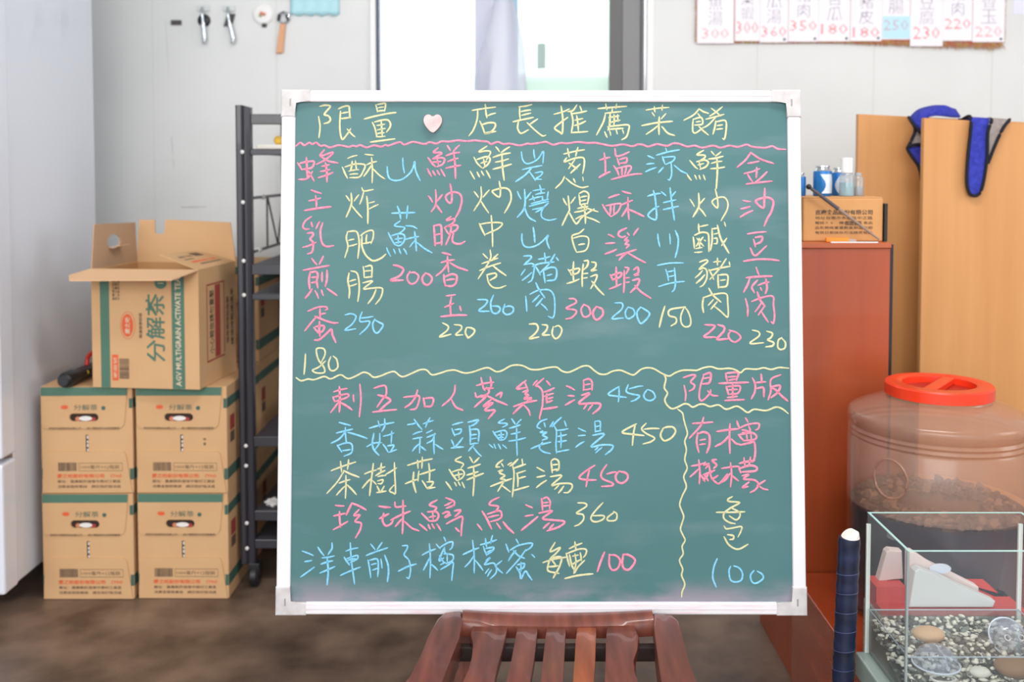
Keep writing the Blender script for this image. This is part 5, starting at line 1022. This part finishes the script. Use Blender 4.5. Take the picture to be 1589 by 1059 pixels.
bm = bmesh.new(); lathe(bm, prof, 72); obj('shell', bm, M_jar, jar, smooth=True)
bm = bmesh.new(); lathe(bm, profl, 72); obj('lower_shell', bm, M_jarc, jar, smooth=True)
lz0 = jz(594)-.0245; LR = .1035
bm = bmesh.new(); lathe(bm, [(LR-.004, 0), (LR, .001), (LR, .0215), (LR-.003, .0245), (.072, .0245), (.070, .023), (.069, .010), (0, .010)], 64)
bmesh.ops.translate(bm, verts=bm.verts, vec=(0, 0, lz0)); lid = obj('lid', bm, M_redlid, jar, smooth=True)
bm = bmesh.new(); box(bm, -.078, .078, -.0125, .0125, lz0+.0105, lz0+.0240, bev=.002); bmesh.ops.rotate(bm, verts=bm.verts, cent=(0, 0, 0), matrix=Matrix.Rotation(math.radians(52), 3, 'Z')); obj('grip_bar', bm, M_redlid, lid)
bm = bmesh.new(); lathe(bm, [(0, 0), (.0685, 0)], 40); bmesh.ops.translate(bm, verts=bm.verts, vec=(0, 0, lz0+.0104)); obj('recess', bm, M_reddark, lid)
bm = bmesh.new()
for k in range(90):
    a = 2*PI*k/90; box(bm, -.0008, .0008, LR-.001, LR+.0006, lz0+.002, lz0+.016)
    bmesh.ops.rotate(bm, verts=bm.verts[-8:], cent=(0, 0, 0), matrix=Matrix.Rotation(a, 3, 'Z'))
# dark brew and the floating lumps
zq = jz(782)
bm = bmesh.new(); lathe(bm, [(0, .006), (R_-.012, .006), (R_-.006, .014), (R_-.006, zq), (0, zq)], 48); obj('dark_brew', bm, mat('dark_brew', rgb(34, 36, 54), .2), jar, smooth=True)
bm = bmesh.new(); rr = random.Random(5)
for k in range(420):
    a = rr.uniform(0, 2*PI); q = (R_-.02)*math.sqrt(rr.uniform(.25, 1)); s = rr.uniform(.006, .014)
    r_ = bmesh.ops.create_icosphere(bm, subdivisions=1, radius=s)
    M4 = Matrix.Translation((q*math.cos(a), q*math.sin(a), zq+rr.uniform(-.006, .012))) @ Matrix.Rotation(rr.uniform(0, 6), 4, 'X') @ Matrix.Rotation(rr.uniform(0, 6), 4, 'Z') @ Matrix.Diagonal((1, .7, .45, 1))
    bmesh.ops.transform(bm, matrix=M4, verts=r_['verts'])
    mi = rr.choice((0, 0, 1))
    for f in {f for v in r_['verts'] for f in v.link_faces}: f.material_index = mi
bits = obj('steeped_fruit', bm, mat('steeped_brown', rgb(84, 64, 54), .6), jar); bits.data.materials.append(mat('steeped_light', rgb(140, 108, 86), .6)); bits['kind'] = 'stuff'; bits['label'] = 'brown pieces floating at the top of the brew'
# moulded oval grip on the left of the body
pts = []
for k in range(25):
    a = 2*PI*k/24; ang = math.radians(218)+.20*math.cos(a); pts.append(((R_+.0005)*math.cos(ang), (R_+.0005)*math.sin(ang), jz(718)+.038*math.sin(a)))
obj('moulded_grip', tb(pts, .0022, 8), M_jar, jar, smooth=True)

# ---------------------------------------------------------------- fish tank
TX0, TX1, TY0, TY1, TZ0, TZ1 = .6225, at(1583, 900, 1.72).x, 1.54, 1.72, .293, .5425
TK = empty('glass_fish_tank', (TX0, TY0, LZ)); tag(TK, 'small open glass fish tank with gravel on the low bench', 'fish tank')
def tk(name, a0, a1, b0, b1, c0, c1, m, bev=0): return obj(name, bx(a0-TX0, a1-TX0, b0-TY0, b1-TY0, c0-LZ, c1-LZ, bev=bev), m, TK)
M_glass = see_through('tank_glass', (.985, .995, .995, 1), (1, 1, 1, 1), rough=.02, body=rgb(190, 206, 216), body_fac=.035, ior=1.3)
M_gedge = mat('glass_edge_aqua', rgb(176, 218, 214), .25); M_sil = mat('white_silicone', rgb(222, 226, 220), .5)
G = .004
M_gseal = mat('grey_seal', rgb(148, 160, 160), .4)
tk('base_tray', TX0-.016, TX1+.016, TY0-.016, TY1+.004, LZ+.0005, TZ0-.0005, mat('frosted_tray', rgb(150, 166, 160), .25), .003)
for nm, a in (('glass_pane', (TX0, TX1, TY0, TY0+G, TZ0, TZ1)), ('glass_pane', (TX0, TX1, TY1-G, TY1, TZ0, TZ1)), ('glass_pane', (TX0, TX0+G, TY0+G, TY1-G, TZ0, TZ1)), ('glass_pane', (TX1-G, TX1, TY0+G, TY1-G, TZ0, TZ1))):
    tk(nm, *a, M_glass)
for a in ((TX0, TX1, TY0, TY0+G), (TX0, TX1, TY1-G, TY1), (TX0, TX0+G, TY0+G, TY1-G), (TX1-G, TX1, TY0+G, TY1-G)):
    tk('rim_edge', a[0], a[1], a[2], a[3], TZ1, TZ1+.0009, M_gedge)
for x, y in ((TX0, TY1), (TX1, TY1), (TX0, TY0), (TX1, TY0)):
    sx = 1 if x == TX0 else -1; sy = 1 if y == TY0 else -1
    tk('corner_seal', min(x-.0012*sx, x+(.0055 if y == TY1 else .0022)*sx), max(x-.0012*sx, x+(.0055 if y == TY1 else .0022)*sx), min(y, y+.0045*sy) if sy > 0 else y-.0035, max(y, y+.0045*sy) if sy > 0 else y+.0012, TZ0, TZ1-.02 if y == TY1 else TZ1-.001, M_sil if y == TY1 else M_gseal)
WZ = .370
M_water = see_through('tank_water', (.93, .95, .94, 1), (1, 1, 1, 1), rough=.01, ior=1.3, body=rgb(150, 156, 150), body_fac=.10)
for a in ((TX0+G, TX1-G, TY0+G+.0003, TY0+G+.0012), (TX0+G, TX1-G, TY1-G-.0012, TY1-G-.0003), (TX0+G+.0003, TX0+G+.0012, TY0+G, TY1-G), (TX1-G-.0012, TX1-G-.0003, TY0+G, TY1-G)):
    tk('water_line', *a, WZ+.0002, WZ+.0018, mat('water_line_pale', rgb(170, 186, 196), .2))
tk('water', TX0+G+.0003, TX1-G-.0003, TY0+G+.0003, TY1-G-.0003, TZ0+.006, WZ, M_water)
bm = bmesh.new(); rr = random.Random(21); cols_ = [0, 0, 0, 1, 1, 2]
for k in range(1500):
    x = rr.uniform(.007, TX1-TX0-.007); y = rr.uniform(.007, TY1-TY0-.007); s = rr.uniform(.0028, .0062)
    r_ = bmesh.ops.create_icosphere(bm, subdivisions=1, radius=s)
    M4 = Matrix.Translation((x, y, TZ0-LZ+rr.uniform(.003, .022)+.050*(y/.18))) @ Matrix.Rotation(rr.uniform(0, 6), 4, 'Z') @ Matrix.Rotation(rr.uniform(-.6, .6), 4, 'X') @ Matrix.Diagonal((1.35, .8, .6, 1))
    bmesh.ops.transform(bm, matrix=M4, verts=r_['verts'])
    mi = rr.choice(cols_)
    for f in {f for v in r_['verts'] for f in v.link_faces}: f.material_index = mi; f.smooth = True
gr = obj('gravel', bm, mat('pebble_white', rgb(226, 220, 206), .6), TK); gr.data.materials.append(mat('pebble_grey', rgb(128, 128, 122), .6)); gr.data.materials.append(mat('pebble_dark', rgb(62, 60, 58), .6)); gr['kind'] = 'stuff'
tk('gravel_bed', TX0+G+.001, TX1-G-.001, TY0+G+.001, TY1-G-.001, TZ0+.0002, TZ0+.008, mat('bed_grey', rgb(96, 92, 86), .8))
obj('gravel_bed', pr([(TX1-TX0-.006, .006, TZ0-LZ+.008), (TX1-TX0-.006, .174, TZ0-LZ+.008), (TX1-TX0-.006, .174, TZ0-LZ+.056)], (-(TX1-TX0-.012), 0, 0)), mat('bed_grey', rgb(96, 92, 86), .8), TK)
def stone(lab, u, v, Y, s, m_, sq=(1.3, 1, .6), z=None):
    bm = bmesh.new(); bmesh.ops.create_icosphere(bm, subdivisions=3, radius=s); r0 = random.Random(int(u))
    k1, k2 = r0.uniform(60, 90), r0.uniform(50, 100)
    for w_ in bm.verts: w_.co *= 1+.10*math.sin(w_.co.x*k1+1)*math.cos(w_.co.y*k2)+.06*math.sin(w_.co.z*120); w_.co = Vector((w_.co.x*sq[0], w_.co.y*sq[1], w_.co.z*sq[2]))
    o = obj('stone', bm, m_, smooth=True, loc=(at(u, v, Y).x, Y, z if z else TZ0+.030+s*sq[2]*.5)); tag(o, lab, 'stone', 'stones in the fish tank')
stone('flat tan stone lying at the back left in the fish tank', 1440, 970, 1.665, .020, mat('tan_stone', rgb(206, 160, 118), .7), z=.350)
stone('large brown stone in the right half of the fish tank', 1572, 1030, 1.585, .024, mat('brown_stone', rgb(142, 104, 74), .7), z=.333)
stone('white lump of stone left of the brown stone', 1520, 1035, 1.575, .012, mat('white_stone', rgb(220, 216, 206), .7), z=.331)
M_dome = see_through('dome_plastic', (.88, .90, .95, 1), (1, 1, 1, 1), rough=.05, body=rgb(190, 196, 214), body_fac=.30)
def dome(lab, u, Y, z, r, eyes, rot):
    t = empty('plastic_dome', (at(u, 900, Y).x, Y, z), rot); tag(t, lab, 'dome', 'clear domes in the fish tank')
    bm = bmesh.new(); prof = [(r*1.08, 0), (r*1.05, .002), (r, .003)]+[(r*math.cos(a), .003+r*.8*math.sin(a)) for a in [PI/2*k/10 for k in range(1, 11)]]
    lathe(bm, prof, 32); obj('shell', bm, M_dome, t, smooth=True)
    bm = bmesh.new(); rg = [(r*1.08*math.cos(2*PI*k/32), r*1.08*math.sin(2*PI*k/32), 0) for k in range(33)]; obj('rim', tb(rg, .0016, 8), mat('dome_rim', rgb(206, 212, 226), .2), t, smooth=True)
    if eyes:
        for sx in (-1, 1):
            c_ = Vector((sx*r*.40, -r*.25, .003+r*.8*.86)); rg = [c_+Vector((.0045*math.cos(2*PI*k/16), .0045*math.sin(2*PI*k/16), 0)) for k in range(17)]
            obj('eyelet', tb(rg, .0012, 6), mat('eyelet_pale', rgb(214, 208, 208), .3), t, smooth=True)
            obj('eyelet_hole', tb([c_-Vector((0, 0, .002)), c_+Vector((0, 0, .0006))], .0030, 10), mat('eyelet_dark', rgb(70, 60, 62), .5), t)
    else:
        obj('seam', tb([(0, -.001, .003+r*.8), (.004, -r*.7, .003+r*.56), (.006, -r, .004)], .0010, 6), mat('dome_rim', rgb(206, 212, 226), .2), t)
dome('clear domed suction cap in the middle of the fish tank', 1455, 1.60, TZ0+.040, .034, False, (0, 0, 0))
dome('clear dome with two round holes, tilted at the tank right', 1566, 1.655, TZ0+.058, .029, True, (math.radians(50), 0, 0))
rgp = [(.0195*math.cos(2*PI*k/30), .012*math.sin(2*PI*k/30), 0) for k in range(31)]
ro = obj('plastic_ring', tb(rgp, .0022, 8), mat('ring_pale', rgb(206, 204, 198), .3), smooth=True, loc=(at(1465, 1035, 1.56).x, 1.562, TZ0+.034)); tag(ro, 'pale oval plastic ring on the gravel near the tank front', 'ring')
# red box with white wedge pieces between the tank and the jar
YB0, YB1 = 1.726, 1.806
rx = lambda u, Y=1.76: at(u, 920, Y).x
z_ = zat(947, YB0); zl = zat(922, YB0)
ZRB = zat(957, YB0)
gs = obj('gravel_reflection_block', bx(rx(1354), rx(1580), YB0-.0005, YB1, LZ+.0003, ZRB-.0005, bev=.002), mat('gravel_reflection_tone', rgb(104, 100, 92), .7, noise=rgb(168, 164, 154), nscale=160)); tag(gs, 'grey speckled block under the red box, coloured as gravel reflection behind the tank', 'stand')  # added block; its speckle stands in for gravel reflected below the water line
rb = obj('red_box', pr([(rx(1358), YB0, ZRB), (rx(1576), YB0, ZRB), (rx(1576), YB0, z_), (rx(1358), YB0, z_)], (0, YB1-YB0, 0), bev=.001), mat('red_plastic', rgb(206, 60, 52), .45)); obj('raised_end', pr([(rx(1576), 1.782, z_), (rx(1576), 1.782, zat(936, 1.782)), (rx(1543), 1.782, zat(907, 1.782)), (rx(1508), 1.782, zat(907, 1.782)), (rx(1508), 1.782, z_)], (0, .023, 0)), MATS['red_plastic'], rb); obj('raised_end', pr([(rx(1404), 1.754, z_), (rx(1404), 1.754, zl), (rx(1358), 1.754, zl), (rx(1358), 1.754, z_)], (0, .051, 0)), MATS['red_plastic'], rb); tag(rb, 'red plastic box standing between fish tank and jar', 'box')
M_wedge = mat('wedge_white', rgb(212, 210, 208), .6); M_wedgep = mat('wedge_pinkish', rgb(222, 198, 192), .6)
def wedge(lab, px, Y, m_, dd=.022, extra=None):
    t = empty('foam_wedge', (0, 0, 0)); tag(t, lab, 'wedge', 'pale wedges on the red box')
    obj('block', pr([at(u, v, Y) for u, v in px], (0, dd, 0), bev=.002), m_, t); return t
z_ += .0025; zl += .0025
vb1 = proj_v(1.730, z_); vb2 = proj_v(1.758, z_); vb3 = proj_v(1.783, zl)
tw = wedge('white wedge lying in front on the red box', [(1411, vb1), (1420, 888), (1427, 883), (1462, 897), (1545, 934), (1541, vb1)], 1.730, M_wedge)
tw2 = wedge('long pinkish wedge behind the white one on the red box', [(1410, vb2), (1411, 858), (1418, 857), (1446, 876), (1519, 912), (1519, vb2)], 1.758, M_wedgep)
wedge('upright pinkish block at the left end of the red box', [(1373, vb3), (1361, 912), (1376, 858), (1381, 854), (1400, 856), (1402, vb3)], 1.783, M_wedgep, .02)
bm = bmesh.new(); lathe(bm, [(0, 0), (.0195, 0), (.0195, .003), (0, .003)], 24); bmesh.ops.scale(bm, verts=bm.verts, vec=(1, .45, 1)); bmesh.ops.rotate(bm, verts=bm.verts, matrix=Matrix.Rotation(PI/2, 3, 'X'))
q = at(1460, 884, 1.752); od = obj('oval_tag', bm, mat('tag_pale', rgb(208, 210, 222), .5), tw2, smooth=True, loc=(q.x, 1.757, q.z))

# ---------------------------------------------------------------- taped pole
pt = at(1318, 834, 1.69); pb = Vector((.5666, 1.69, 0))
pole = empty('taped_pole', (pb.x, 1.69, 0)); tag(pole, 'pole wrapped in dark blue tape leaning beside the fish tank', 'pole')
o0 = Vector((pb.x, 1.69, 0)); ax = (pt-pb); n_ = 60
bm = bmesh.new(); tube(bm, [ax*(k/n_) for k in range(n_+1)], [.0182+.0005*((k*7) % 3-1) for k in range(n_+1)], 20); obj('wrapped_shaft', bm, M_bluetape, pole, smooth=True)
bm = bmesh.new(); tube(bm, [ax*.9985, ax*1.004, ax*1.014+Vector((-.004, 0, 0))], [.0172, .0170, .0120], 20); obj('cut_end', bm, mat('cream_core', rgb(236, 230, 222), .8), pole)
M_crease2 = mat('tape_edge', rgb(58, 72, 108), .3)
for k in range(9):
    c_ = ax*(.35+.066*k); pts = [c_+Vector((.0186*math.cos(2*PI*j/20), .0186*math.sin(2*PI*j/20), .003*math.cos(2*PI*j/20+1))) for j in range(21)]
    obj('tape_edge', tb(pts, .0006, 4), M_crease2, pole)
